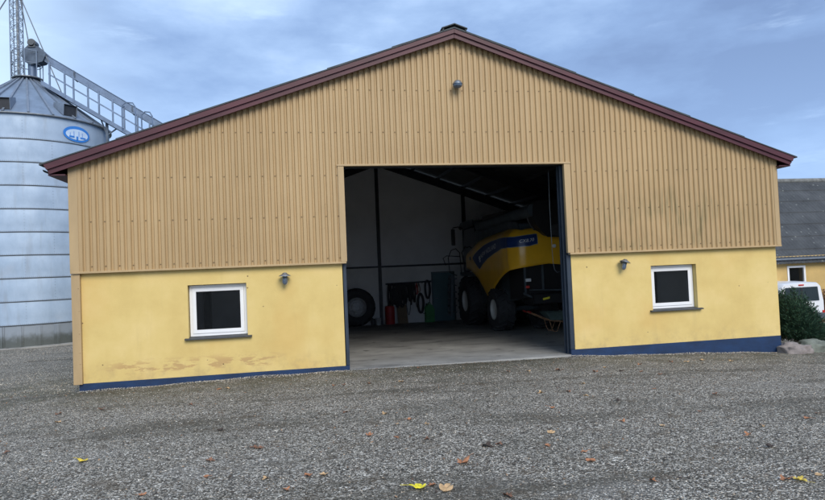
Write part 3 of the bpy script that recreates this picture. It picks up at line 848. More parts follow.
# ---------------------------------------------------------------- things along the back wall
FZ = -.0228 * 14.2
t = thing('tractor_wheel', 'large black tractor wheel standing against the back wall left of the column', 'wheel', (6.85, 14.1, FZ))
ty = tyre_mesh((6.85, 14.08, FZ + .84), .84, .42, .42, 20, 'y').build('tyre', M['rubber'], t, smooth=True)
MB().lathe([(.43, -.17), (.40, -.18), (.38, -.10), (.30, -.05), (.24, -.06), (.22, -.14), (.15, -.15), (.14, -.05), (0, -.05)], (6.85, 14.08, FZ + .84), 'y', 32).build('rim', M['grey_rim'], ty, smooth=True)
lb = MB()
for k in range(6):
    a = k * PI / 3 + .3; cx_, cz_ = 6.85 + .27 * math.cos(a), FZ + .84 + .27 * math.sin(a)
    lb.box(cx_ - .045, cx_ + .045, 13.90, 14.0, cz_ - .045, cz_ + .045)
lb.build('rim_lugs', M['grey_rim'], ty, bevel=.01)
t = thing('bucket', 'small pale bucket on the barn floor beside the central column', 'bucket', (7.78, 13.95, FZ))
MB().lathe([(0, .01), (.10, 0), (.13, .30), (.138, .31), (.125, .31), (.095, .02)], (7.78, 13.95, FZ + .005), 'z', 24).build('pail', M['bucket'], t, smooth=True)
MB().path([(7.78 + .13 * math.cos(a), 13.95 + .02 * math.sin(a), FZ + .30 + .05 * math.sin(a)) for a in [PI * i / 12 for i in range(13)]], .004, 5).build('handle', M['galv'], t)
t = thing('canister', 'low black canister tucked between tractor wheel and pale bucket', 'canister', (7.60, 14.2, FZ))
MB().box(7.50, 7.68, 14.08, 14.3, FZ, FZ + .28).build('can', M['black'], t, bevel=.02)
MB().lathe([(0, .33), (.03, .33), (.03, .27)], (7.56, 14.18, FZ), 'z', 12).build('cap', M['cgrey'], t)
t = thing('red_canister', 'tall red canister on the floor under the hose rack', 'canister', (8.35, 14.2, FZ))
MB().lathe([(0, 0), (.20, 0), (.21, .03), (.21, .74), (.19, .80), (.06, .83), (0, .83)], (8.35, 14.2, FZ), 'z', 28).build('drum', M['red'], t, smooth=True)
MB().lathe([(.05, .82), (.05, .87), (0, .87)], (8.30, 14.2, FZ), 'z', 14).build('cap', M['black'], t)
t = thing('leaning_board', 'dark worn board leaning on the wall right of the red canister', 'board', (8.9, 14.2, FZ))
MB().prism([(14.05, FZ), (14.09, FZ), (14.47, .50), (14.43, .50)], 'x', 8.70, 9.14).build('board', M['wood'], t)
MB().prism([(13.98, FZ), (14.01, FZ), (14.40, .44), (14.37, .44)], 'x', 8.76, 8.84).build('batten', M['wood'], t)
t = thing('green_jerrycan', 'green plastic jerrycan standing on the floor beside the teal door', 'canister', (10.15, 14.2, FZ))
MB().prism([(9.98, FZ), (10.32, FZ), (10.33, .24), (10.25, .42), (10.08, .47), (10.0, .32)], 'y', 14.05, 14.33).build('can', M['green'], t, bevel=.035)
MB().path([(10.08, 14.19, .46), (10.12, 14.19, .55), (10.2, 14.19, .54), (10.24, 14.19, .42)], .018).build('handle', M['green'], t, smooth=True)
MB().tube((10.05, 14.19, .43), (10.03, 14.19, .52), .03, 12).build('cap', M['black'], t)
rk = thing('hose_rack', 'long dark rack rail on the back wall carrying hoses and belts', 'rack', (9.28, 14.4, 1.45))
MB().bar((8.22, 14.33, 1.47), (10.32, 14.33, 1.51), .05, .07).build('rail', M['steel_dark'], rk)
for k in range(12):
    x = 8.32 + k * .175
    MB().path([(x, 14.49, 1.44), (x, 14.33, 1.44), (x, 14.25, 1.46), (x, 14.23, 1.52)], .012, 6).build('peg', M['steel_dark'], rk)
rnd = random.Random(11)
def hang(x, w, L, r, label, n=24, y=14.27, mat='rubber', ztop=1.46, grp='hoses and belts hung on the wall rack', name='hanging_hose'):
    pts = []
    j1, j2 = rnd.uniform(-.03, .03), rnd.uniform(-.02, .02)
    for i in range(n):
        a = 2 * PI * i / n
        u = math.sin(a) * w * (.55 + .45 * (1 - math.cos(a)) / 2); v = -(1 - math.cos(a)) / 2 * L
        pts.append((x + u + j1 * math.sin(2 * a), y + .02 * math.cos(a * 2) + j2 * math.sin(a), ztop + v))
    tag(MB().path(pts, r, 8, True).build(name, M[mat], smooth=True), label, 'hose', grp)
for (x, w, L) in ((8.40, .10, .85), (8.50, .08, .98), (8.62, .10, .92), (8.72, .07, 1.05), (8.83, .10, .80), (8.93, .08, 1.05), (9.03, .09, .72), (9.30, .07, .80), (9.40, .09, .70), (9.50, .06, .85), (8.98, .10, .95), (8.36, .07, 1.0), (8.56, .07, .70), (8.67, .06, .88), (8.78, .07, .98), (8.88, .06, .9), (9.10, .06, .9), (9.17, .07, .62), (9.35, .06, .95)):
    hang(x, w, L, .036, 'dark hose loop hanging in the crowded bunch on the left of the wall rack')
hang(9.22, .13, 1.42, .014, 'thin cable loop hanging lowest from the wall rack, almost to the floor')
hang(9.62, .05, .5, .022, 'short red and black belt at the middle of the wall rack', mat='red')
hang(9.72, .06, .42, .022, 'short faded belt right of the red one on the wall rack', mat='wood')
hang(9.78, .16, .85, .055, 'thick black coil hanging low on the right of the wall rack', ztop=.92 + .05)
hang(10.12, .14, .80, .05, 'thick black coil at the right end of the wall rack', ztop=1.55)
tag(MB().path([(9.55, 14.3, .7), (9.6, 14.3, .4), (9.75, 14.28, .15), (9.95, 14.28, .05), (10.1, 14.28, .2), (10.2, 14.3, .6), (10.22, 14.3, 1.0)], .012, 6).build('cable', M['black'], smooth=True), 'thin black cable sagging in a curve under the right end of the wall rack', 'cable')
# pull cord by the right door post
tag(MB().path([(10.42, .62, 4.35), (10.41, .62, 3.4), (10.42, .62, 2.5), (10.43, .62, 2.12), (10.46, .62, 1.95), (10.52, .62, 1.88), (10.58, .62, 1.90)], .006, 6).build('pull_cord', M['cgrey'], smooth=True), 'thin grey pull cord hanging just inside the right doorpost', 'cord')

# ---------------------------------------------------------------- silo
SX, SY, SR = -7.19, 16.5, 3.25
SZ0 = -.39
silo = thing('grain_silo', 'round galvanised grain silo with ringed wall and ribbed cone roof left of the barn', 'silo', (SX, SY, SZ0))
prof = []; seams = []
zr = [.535, 1.46, 2.38, 3.29, 4.21, 5.13, 6.06, 6.99, 7.92, 8.95]
w = MB(); w.k = 0
for a, b in zip(zr, zr[1:]):
    w.lathe([(SR + .012, a), (SR + .004, a + .06), (SR, a + .3), (SR, b - .02), (SR - .01, b)], (SX, SY, 0), 'z', 96)
w.k = 1
for a in zr[:-1]: w.lathe([(SR + .005, a - .022), (SR + .022, a - .014), (SR + .024, a + .008), (SR + .008, a + .018)], (SX, SY, 0), 'z', 96)
w.k = 2
for i, a in enumerate(zr[:-1]):                      # bolts
    for k in range(150):
        th = PI * 1.0 + PI * k / 150
        c = Vector((SX + (SR + .012) * math.cos(th), SY + (SR + .012) * math.sin(th), a + .045)); n_ = Vector((math.cos(th), math.sin(th), 0))
        w.tube(c, c + n_ * .014, .010, 5)
    for k in range(10):
        th = 2 * PI * (k + .5 * (i % 2)) / 10
        for j in range(7):
            c = Vector((SX + SR * math.cos(th), SY + SR * math.sin(th), a + .13 + j * .12)); n_ = Vector((math.cos(th), math.sin(th), 0))
            w.tube(c, c + n_ * .014, .010, 5)
w.build('wall', [M['silo'], M['silo_seam'], M['galv_dk']], silo, smooth=True)
MB().lathe([(SR - .01, SZ0 - .1), (SR - .01, .55)], (SX, SY, 0), 'z', 96).build('base_ring', M['silobase'], silo, smooth=True)
MB().lathe([(SR + .22, SZ0 - .2), (SR + .22, SZ0 + .06), (SR + .10, SZ0 + .075), (SR - .1, SZ0 + .075)], (SX, SY, 0), 'z', 64).build('foundation', M['concrete'], silo, smooth=True)
st0 = None
for k in range(32):
    th = 2 * PI * k / 32 + .05; c, s = math.cos(th), math.sin(th)
    if st0 is None:
        b = MB().box(SR - .02, SR + .05, -.05, .05, SZ0 + .08, .50).box(SR - .02, SR + .012, -.11, .11, SZ0 + .08, .50)
        b.v = [(x, y, z - SZ0) for x, y, z in b.v]
        me_o = b.build('stiffener', M['silobase'], silo)
        for v in me_o.data.vertices: v.co += world_loc(silo)     # keep local coordinates
        st0 = me_o; o = st0
    else:
        o = st0.copy(); COL.objects.link(o); o.parent = silo
    o.rotation_euler = (0, 0, th)
M['siloroof'] = simple('silo_roof_sheet', (.20, .265, .36), .5, .25, var=.2, scale=1.5)
# roof cone
AZ = 11.28
MB().lathe([(SR + .10, 8.93), (.32, AZ - .06), (.30, AZ + .06), (0, AZ + .07)], (SX, SY, 0), 'z', 72).build('roof', M['siloroof'], silo, smooth=True)
for k in range(24):
    th = 2 * PI * k / 24 + .12; c, s = math.cos(th), math.sin(th)
    p0 = (SX + (SR + .10) * c, SY + (SR + .10) * s, 8.96); p1 = (SX + .33 * c, SY + .33 * s, AZ - .03)
    MB().bar(p0, p1, .07, .09).build('roof_rib', M['galv'], silo)
MB().lathe([(SR + .02, 8.90), (SR + .11, 8.92), (SR + .11, 8.955), (SR + .06, 8.965)], (SX, SY, 0), 'z', 72).build('eave_ring', M['galv_dk'], silo, smooth=True)
def roof_vent(th):
    c, s = math.cos(th), math.sin(th); R_ = Matrix.Rotation(th, 4, 'Z')
    def T(p): v = R_ @ Vector(p); return (v.x + SX, v.y + SY, v.z)
    z0 = 9.02; mb = MB()
    r0, r1 = SR - .72, SR - .02
    vs = [T(p) for p in ((r0, -.28, 9.55), (r0, .28, 9.55), (r1, .28, 9.05), (r1, -.28, 9.05), (r0, -.28, 9.72), (r0, .28, 9.72), (r1 + .05, .28, 9.52), (r1 + .05, -.28, 9.52))]
    mb.add(vs, [(0, 3, 7, 4), (1, 5, 6, 2), (4, 7, 6, 5), (0, 4, 5, 1)])
    v = mb.build('roof_vent', M['galv'], silo, solid=.012)
    MB().add([T(p) for p in ((r1 - .06, .265, 9.09), (r1 - .06, -.265, 9.09), (r1 - .03, -.265, 9.50), (r1 - .03, .265, 9.50))], [(0, 1, 2, 3)]).build('louvre', M['steel_dark'], v)
def az_of(x, y): return math.atan2(y - SY, x - SX)
roof_vent(math.radians(-40.5)); roof_vent(math.radians(-84)); roof_vent(az_of(-4.55, 13.85) + PI)
# oval badge on the top ring
thc = math.radians(-35.9)
bd = None
def oval(a, bz, off, zc=8.34, dth=0., k=48):
    mb = MB(); vs = [(0, 0)] + [(a * math.cos(2 * PI * i / k), bz * math.sin(2 * PI * i / k)) for i in range(k)]
    P = [(SX + (SR + off) * math.cos(thc + dth + u / SR), SY + (SR + off) * math.sin(thc + dth + u / SR), zc + v) for u, v in vs]
    return mb.add(P, [(0, i + 1, (i + 1) % k + 1) for i in range(k)])
bd = oval(.60, .33, .03).build('badge', M['logo_blue'], silo)
oval(.50, .225, .037, 8.32).build('badge_field', M['logo_pale'], bd)
lm = MB()
def patch(u0, u1, v0, v1):
    us = [u0 + (u1 - u0) * i / 4 for i in range(5)]
    lm.grid([[(SX + (SR + .043) * math.cos(thc + u / SR), SY + (SR + .043) * math.sin(thc + u / SR), 8.32 + v) for u in us] for v in (v0, v1)])
for (u0, u1, v0, v1) in ((-.36, -.14, -.15, -.075), (-.06, .03, -.22, -.075), (.12, .38, -.15, -.085), (-.17, -.15, -.07, .12), (.05, .07, -.07, .14), (.21, .23, -.07, .10), (-.33, -.31, -.07, .05)): patch(u0, u1, v0, v1)
lm.build('badge_marks', M['logo_blue'], bd)

# ---------------------------------------------------------------- lattice mast on the silo
MX, MY = -7.55, 16.5
mast = thing('lattice_mast', 'slim galvanised lattice mast rising from the top of the silo', 'mast', (MX, MY, AZ - .1))
hw = .19
leg = []
for sx, sy in ((-1, -1), (1, -1), (1, 1), (-1, 1)):
    MB().tube((MX + sx * hw, MY + sy * hw, AZ - .15), (MX + sx * hw, MY + sy * hw, 19.5), .024, 6).build('leg', M['galv'], mast)
lt = MB(); z = AZ + .1; k = 0; cs = [(-1, -1), (1, -1), (1, 1), (-1, 1)]
while z < 19.2:
    for i in range(4):
        a, b = cs[i], cs[(i + 1) % 4]
        p = Vector((MX + a[0] * hw, MY + a[1] * hw, z)); q = Vector((MX + b[0] * hw, MY + b[1] * hw, z + .26))
        if k % 2: p.z, q.z = q.z, p.z
        lt.tube(p, q, .011, 5, cap=False)
        lt.tube((p.x, p.y, z), (q.x, q.y, z), .010, 5, cap=False)
    z += .26; k += 1
lt.build('bracing', M['galv'], mast)
MB().tube((MX + .05, MY, AZ - .1), (MX + .05, MY, 19.0), .055, 10).build('inner_pipe', M['galv_dk'], mast, smooth=True)
# railed ring platform
pf = thing('silo_platform', 'small railed platform around the mast foot on the silo roof', 'platform', (SX, SY, AZ))
MB().lathe([(.25, AZ - .06), (.62, AZ - .06), (.62, AZ - .02), (.25, AZ - .02)], (SX + .05, SY, 0), 'z', 12).build('deck', M['galv_dk'], pf)
for k in range(8):
    a = 2 * PI * k / 8 + .2; x, y = SX + .05 + .60 * math.cos(a), SY + .60 * math.sin(a)
    MB().tube((x, y, AZ - .03), (x, y, AZ + 1.15), .022, 6).build('rail_post', M['galv'], pf)
for zz_ in (AZ + .58, AZ + 1.13):
    MB().path([(SX + .05 + .60 * math.cos(2 * PI * i / 8 + .2), SY + .60 * math.sin(2 * PI * i / 8 + .2), zz_) for i in range(8)], .018, 6, True).build('hoop_rail', M['galv'], pf)
# guy wires
for (p0, p1, lb_) in (((-7.7, 16.3, 15.0), (-9.9, 15.6, 10.4), 'guy wire running down to the left from the mast'),
                      ((-7.34, 16.4, 14.9), (-7.06, 16.5, 12.84), 'short steep guy wire from the mast to the conveyor motor'),
                      ((-7.36, 16.4, 15.0), (-5.65, 16.25, 10.5), 'long guy wire crossing the conveyor head right of the mast')):
    tag(MB().tube(p0, p1, .026, 6).build('guy_wire', M['galv_dk']), lb_, 'wire', 'guy wires of the mast')
M['cvsteel'] = simple('conveyor_steel', (.15, .205, .30), .5, .4, var=.2, scale=4)
M['cvdark'] = simple('walkway_steel', (.085, .115, .16), .6, .3, var=.3, scale=4)
# ---------------------------------------------------------------- conveyor with catwalk
cv = thing('conveyor', 'long sloping grain conveyor running down from the silo top behind the barn', 'conveyor', (-6.9, 16.5, 9))
KS = (9.15 - 12.22) / (-1.63 + 6.45)
def cz(x): return 12.22 + KS * (x + 6.45)
XE = 11.0
def cbox(mb, x0, x1, y0, y1, z0, z1):
    mb.prism([(x0, cz(x0) + z0), (x1, cz(x1) + z0), (x1, cz(x1) + z1), (x0, cz(x0) + z1)], 'y', y0, y1)
mb = MB(); cbox(mb, -6.6, XE, 16.36, 16.68, -.17, .17); cbox(mb, -6.6, XE, 16.33, 16.71, .171, .195); mb.build('trough', M['cvsteel'], cv)
mb = MB()
for k in range(6): x = -5.2 + k * 2.4; cbox(mb, x, x + .06, 16.32, 16.72, -.20, .205)
mb.build('trough_flanges', M['cvdark'], cv)
hd = MB().prism([(-7.18, 11.98), (-6.9, 11.86), (-6.45, 12.0), (-6.3, 12.35), (-6.6, 12.62), (-7.0, 12.66), (-7.25, 12.4)], 'y', 16.25, 16.75).build('head_box', M['cvdark'], cv, bevel=.03)
MB().tube((-6.85, 16.2, 12.8), (-6.85, 16.6, 12.8), .17, 16).tube((-6.85, 16.15, 12.8), (-6.85, 16.2, 12.8), .13, 16).build('motor', M['motor'], cv, smooth=True)
MB().box(-7.0, -6.7, 16.2, 16.55, 12.6, 12.68).build('motor_foot', M['motor'], cv)
MB().tube((-6.95, 16.5, 11.95), (-6.95, 16.5, 11.2), .16, 14).build('spout', M['cvsteel'], cv, smooth=True)
mb = MB(); cbox(mb, -6.3, XE, 15.70, 16.30, -1.30, -1.24); mb.build('walkway', M['cvdark'], cv)
mb = MB(); cbox(mb, -6.3, XE, 15.66, 15.69, -1.36, -1.16); cbox(mb, -6.3, XE, 16.31, 16.34, -1.36, -1.16); mb.build('walkway_stringer', M['cvsteel'], cv)
for yy in (15.68,):
    mb = MB(); cbox(mb, -6.0, XE, yy - .02, yy + .02, -.73, -.66); mb.build('mid_rail', M['cvsteel'], cv)
    mb = MB(); cbox(mb, -6.0, XE, yy - .02, yy + .02, -.24, -.19); mb.build('hand_rail', M['cvsteel'], cv)
px_ = [-5.95, -5.35, -5.0, -4.42, -3.98, -3.42, -2.95, -2.4, -1.9, -1.35, -.8]
for x in px_:
    MB().box(x - .032, x + .032, 15.65, 15.71, cz(x) - 1.30, cz(x) - .15).build('rail_post', M['cvsteel'], cv)
x = -.2
while x < XE - .3:
    MB().box(x - .032, x + .032, 15.65, 15.71, cz(x) - 1.30, cz(x) - .15).build('rail_post', M['cvsteel'], cv); x += .8
# frames of the loading hatch in the railing
for (x0, x1, up) in ((-3.0, -2.45, .05), (-2.2, -1.75, .15)):
    MB().path([(x0, 15.55, cz(x0) - 1.2), (x0, 15.55, cz(x0) - .25 + up), (x0 + .15, 15.55, cz(x0) - .1 + up), (x1 - .1, 15.55, cz(x0) - .12 + up), (x1, 15.55, cz(x0) - .3 + up), (x1, 15.55, cz(x1) - 1.1)], .03, 8).build('hatch_hoop', M['cvsteel'], cv, smooth=True)
for x, zb in ((-3.75, 6.5), (2.5, -.4), (7.5, -.5)):
    MB().box(x - .05, x + .05, 15.9, 16.0, zb, cz(x) - 1.31).build('support_post', M['cvdark'], cv)
    MB().bar((x, 15.95, cz(x) - 1.9), (x + .42, 15.95, cz(x + .42) - 1.32), .05, .05).bar((x, 15.95, cz(x) - 1.9), (x - .25, 15.95, cz(x - .25) - 1.32), .05, .05).build('strut', M['cvdark'], cv)

# ---------------------------------------------------------------- farmhouse wing at the right
AX0, AX1, AY0, AYR, AZE, AZR = 19.6, 42.0, 10.0, 13.9, 1.90, 5.74
an = thing('farmhouse', 'low yellow farmhouse with steep dark slate-grey roof right of the barn', 'house', (30, 10, -.9))
mb = MB(); wall_holes(mb, AX0, AX1, -1.3, 1.98, AY0, AY0 + .35, [(25.03, 25.92, .78, 1.56), (30.0, 30.9, .78, 1.56), (34.0, 34.9, .78, 1.56)])
mb.box(AX0, AX0 + .35, AY0 + .351, 17.8, -1.3, 1.98).box(AX1 - .35, AX1, AY0 + .351, 17.8, -1.3, 1.98).box(AX0, AX1, 17.801, 18.1, -1.3, 1.98)
for xg in (AX0 + .02, AX1 - .3): mb.prism([(AY0 + .1, 1.982), (17.8, 1.982), (AYR, AZR - .12)], 'x', xg, xg + .28)
mb.build('wall', simple('farmhouse_render', (.56, .39, .15), .85, var=.2, scale=.9, bmp=.3, bscale=25), an)
rf = MB(); n = 7
import itertools
for s in (-1, 1):
    for i in range(n):
        t0, t1 = i / n, (i + 1) / n; L = AYR - AY0 + .28
        y0_, y1_ = AYR + s * L * t0, AYR + s * L * t1
        z0_, z1_ = AZR - (AZR - AZE + .25) * t0, AZR - (AZR - AZE + .25) * t1
        # corrugated fibre cement sheets
        xs_ = [AX0 - .3 + .09 * k for k in range(int((AX1 - AX0 + .6) / .09) + 1)] if s < 0 else [AX0 - .3, AX1 + .3]
        r0 = [(x, y0_, z0_ + (.022 if j % 2 else 0) + .004) for j, x in enumerate(xs_)]
        r1 = [(x, y1_ , z1_ + (.022 if j % 2 else 0) + .045) for j, x in enumerate(xs_)]
        r2 = [(p[0], p[1], p[2] - .045) for p in r1]
        rf.grid([r0, r1, r2])
rf.build('roof', M['slate'], an)
MB().lathe([(.13, AX0 - .3), (.13, AX1 + .3)], (0, AYR, AZR + .0), 'x', 12).build('ridge_tiles', simple('ridge_grey', (.16, .165, .16), .85, var=.4, scale=5, bmp=.4), an, smooth=True)
g = MB().box(AX0 - .3, AX1 + .3, AY0 - .33, AY0 - .25, 1.835, 1.875); g.build('gutter', M['galv'], an, bevel=.02)
MB().box(AX0 - .2, AX1 + .2, AY0 - .21, AY0 + .0, 1.76, 1.80).build('eave_board', M['steel_dark'], an)
for x0 in (25.03, 30.0, 34.0):
    a, b, c, d = x0, x0 + .89, .78, 1.56; f = MB(); w_ = .085
    f.box(a, b, 9.97, 10.08, c, c + w_).box(a, b, 9.97, 10.08, d - w_, d).box(a, a + w_, 9.97, 10.08, c + w_, d - w_).box(b - w_, b, 9.97, 10.08, c + w_, d - w_)
    f = f.build('window', M['white'], an, bevel=.004)
    MB().box(a + w_, b - w_, 10.03, 10.04, c + w_, d - w_).build('pane', M['glass'], f)
# ---------------------------------------------------------------- van
VG = -.775
van = thing('white_van', 'small white van parked with its rear doors towards the yard, behind the conifer', 'van', (0, 0, 0))
def van_sec(y, wb_, wt, z0, zbelt, ztop):
    pts = [(-wb_ * .96, z0), (-wb_, z0 + .25), (-wb_, zbelt), (-wt - .03, ztop - .13), (-wt + .07, ztop - .015), (0, ztop + .02)]
    full = pts + [(-x, z) for x, z in reversed(pts[:-1])]
    return [(x, y, z) for x, z in full]
secs = [van_sec(0.0, .84, .72, .32, .95, 1.66), van_sec(.10, .87, .74, .30, .96, 1.70), van_sec(1.2, .88, .76, .28, .96, 1.74), van_sec(2.6, .88, .74, .28, .96, 1.70), van_sec(3.3, .87, .68, .28, .95, 1.30), van_sec(3.5, .86, .62, .28, .88, 1.02), van_sec(4.1, .82, .55, .30, .72, .86)]
bdy = MB().grid(secs); bdy.add(secs[0], [tuple(range(11))[::-1]]); bdy.add(secs[-1], [tuple(range(11))])
bdy = bdy.build('body', M['vwhite'], van, smooth=True, angle=40)
for s in (-1, 1):
    a, b = (s * .035, s * .66); x0, x1 = min(a, b), max(a, b)
    wq = [(x0, .98), (x1, .98), (x1 - (.045 if s > 0 else 0), 1.52), (x0 + (.045 if s < 0 else 0), 1.52)]
    MB().prism(wq, 'y', -.022, .005).build('rear_window', M['carglass'], bdy, bevel=.006)
    MB().box(s * .81 - .04, s * .81 + .03, -.03, .02, .36, .58).build('tail_light', M['redlamp'], bdy, bevel=.01)
    for yy in (.75, 3.3):
        wl = MB().lathe([(.18, .1), (.30, .1), (.31, .05), (.31, -.08), (.28, -.1)], (s * .80, yy, .31), 'x', 28).build('wheel', M['rubber'], van, smooth=True)
        MB().lathe([(.19, .08 * s), (.05, .06 * s), (0, .06 * s)], (s * .81, yy, .31), 'x', 20).build('rim', M['grey_rim'], wl)
    MB().prism([(.3, .98), (2.5, .98), (2.4, 1.48), (.35, 1.50)], 'x', s * .872 - .012 if s > 0 else -.884 + .06, s * .872 + .012 if s > 0 else -.86 + .06).build('side_window', M['carglass'], bdy)
MB().box(-.035, .035, -.026, .0, .98, 1.52).build('door_pillar', M['black'], bdy)
MB().box(-.10, .10, -.03, .02, 1.585, 1.635).build('brake_light', M['redlamp'], bdy, bevel=.008)
MB().box(-.86, .86, -.10, .12, .26, .48).build('bumper', M['cgrey'], van, bevel=.03)
MB().box(-.26, .26, -.112, -.10, .50 - .14, .47).build('number_plate', M['white'], van)
van.location = (23.86, 8.0, VG); van.scale = (1.17, 1, 1.0)
# ---------------------------------------------------------------- copper hedge beyond the van
def leafy(name, mat, pts, s, rnd, parent=None):
    V = []; F = []
    for p in pts:
        n = len(V); a = Vector((rnd.uniform(-1, 1), rnd.uniform(-1, 1), rnd.uniform(-1, 1))).normalized(); b = a.orthogonal().normalized()
        k = s * rnd.uniform(.6, 1.3); c = a.cross(b)
        V.extend([p - a * k, p + b * k * .45, p + a * k, p - b * k * .45]); F.append((n, n + 1, n + 2, n + 3))
    mb = MB(); mb.v = [tuple(v) for v in V]; mb.f = F; mb.mi = [0] * len(F)
    return mb.build(name, mat, parent)
hd_ = thing('beech_hedge', 'russet brown hedge against the farmhouse wall right of the van', 'hedge', (27.5, 9.3, -.9))
rnd = random.Random(5); pts = []
for i in range(9000):
    x = rnd.uniform(25.35, 30.5); top = .55 + .10 * math.sin(x * 5) + .06 * math.sin(x * 13)
    pts.append(Vector((x, rnd.uniform(8.9, 9.7), rnd.uniform(-.8, top))))
leafy('foliage', M['copper'], pts, .055, rnd, hd_)
st_ = MB()
for k in range(10): st_.tube((25.6 + k * .5, 9.3, -1.0), (25.65 + k * .5, 9.32, .3), .02, 5)
st_.build('stems', M['twig'], hd_)
# ---------------------------------------------------------------- conifer bush
bs = thing('conifer_bush', 'dense dark green low conifer bush at the right corner of the barn', 'bush', (17.2, .9, -.32))
rnd = random.Random(9)
tips = []; stems = MB()
core = (17.05, .95)
for i in range(950):
    a = rnd.uniform(0, 2 * PI); el = rnd.random() ** .8
    # outline: high on the left, falling away to the right
    cx_, cy_ = core; ca, sa = math.cos(a), math.sin(a)
    rx = 1.05 if ca > 0 else .42; ry = .82
    r = math.sqrt(rnd.uniform(.10, 1.))
    x = cx_ + rx * ca * r; y = cy_ + ry * sa * r
    hx = 1.50 - .60 * max(0, (x - 17.15) / 1.0) ** .9 - .25 * (abs(y - cy_) / ry) ** 2 
    edge = 1 - r ** 3
    z = -.32 + max(.12, hx * (.35 + .65 * edge) * rnd.uniform(.55, 1.03))
    z += .10 * noise.noise(Vector((x * 3, y * 3, z * 3)))
    x += .06 * noise.noise(Vector((x * 5, z * 5, 3)))
    base = Vector((cx_ + (x - cx_) * .25, cy_ + (y - cy_) * .25, -.32 + (z + .32) * .35))
    tip = Vector((x, y, z)); tips.append((base, tip))
    if i % 3 == 0: stems.tube(base, tip, .008, 4, .003)
stems.build('branches', M['twig'], bs)
V = []; F = []
for base, tip in tips:
    d = (tip - base); L = d.length; d.normalize(); a = d.orthogonal().normalized(); b = d.cross(a)
    for j in range(56):
        t = rnd.uniform(.35, 1.04); p = base + (tip - base) * t
        th = rnd.uniform(0, 2 * PI); out = (a * math.cos(th) + b * math.sin(th))
        q = p + out * rnd.uniform(.0, .09) * (1.3 - t * .7)
        dd = (d * .7 + out * .8 + Vector((0, 0, .25))).normalized(); k = rnd.uniform(.022, .05)
        ss = dd.orthogonal().normalized(); ss = (ss * math.cos(th) + dd.cross(ss) * math.sin(th)) * k * .28
        n = len(V); V += [q - ss, q + ss, q + dd * k * 1.6 + ss * .2, q + dd * k * 1.6 - ss * .2]; F.append((n, n + 1, n + 2, n + 3))
mb = MB(); mb.v = [tuple(v) for v in V]; mb.f = F; mb.mi = [0] * len(F); mb.build('foliage', M['needle'], bs)
# ---------------------------------------------------------------- boulders
def boulder(x, y, z, sx, sy, sz, mat, label, seed):
    V = []; F = []; n, m = 36, 20
    for i in range(m + 1):
        ph = PI * i / m
        for j in range(n):
            th = 2 * PI * j / n; d = Vector((math.sin(ph) * math.cos(th), math.sin(ph) * math.sin(th), math.cos(ph)))
            k = 1 + .34 * noise.noise(d * 1.7 + Vector((seed, 0, 0))) + .13 * noise.noise(d * 4 + Vector((seed, 5, 0)))
            q = Vector((abs(d.x) ** .75 * math.copysign(1, d.x), abs(d.y) ** .75 * math.copysign(1, d.y), abs(d.z) ** .7 * math.copysign(1, d.z)))
            V.append((x + q.x * sx * k, y + q.y * sy * k, z + q.z * sz * k))
    for i in range(m):
        for j in range(n): F.append((i * n + j, i * n + (j + 1) % n, (i + 1) * n + (j + 1) % n, (i + 1) * n + j))
    mb = MB(); mb.v = V; mb.f = F; mb.mi = [0] * len(F)
    tag(mb.build('boulder', mat, smooth=True, angle=60), label, 'stone', 'boulders edging the corner bed')
boulder(16.13, -.22, -.26, .36, .28, .19, M['stone'], 'pale pinkish boulder at the barn corner in front of the conifer', 1.3)
boulder(16.92, -.02, -.27, .42, .30, .20, M['stone2'], 'mossy grey-green boulder at the right edge of the conifer bed', 4.1)

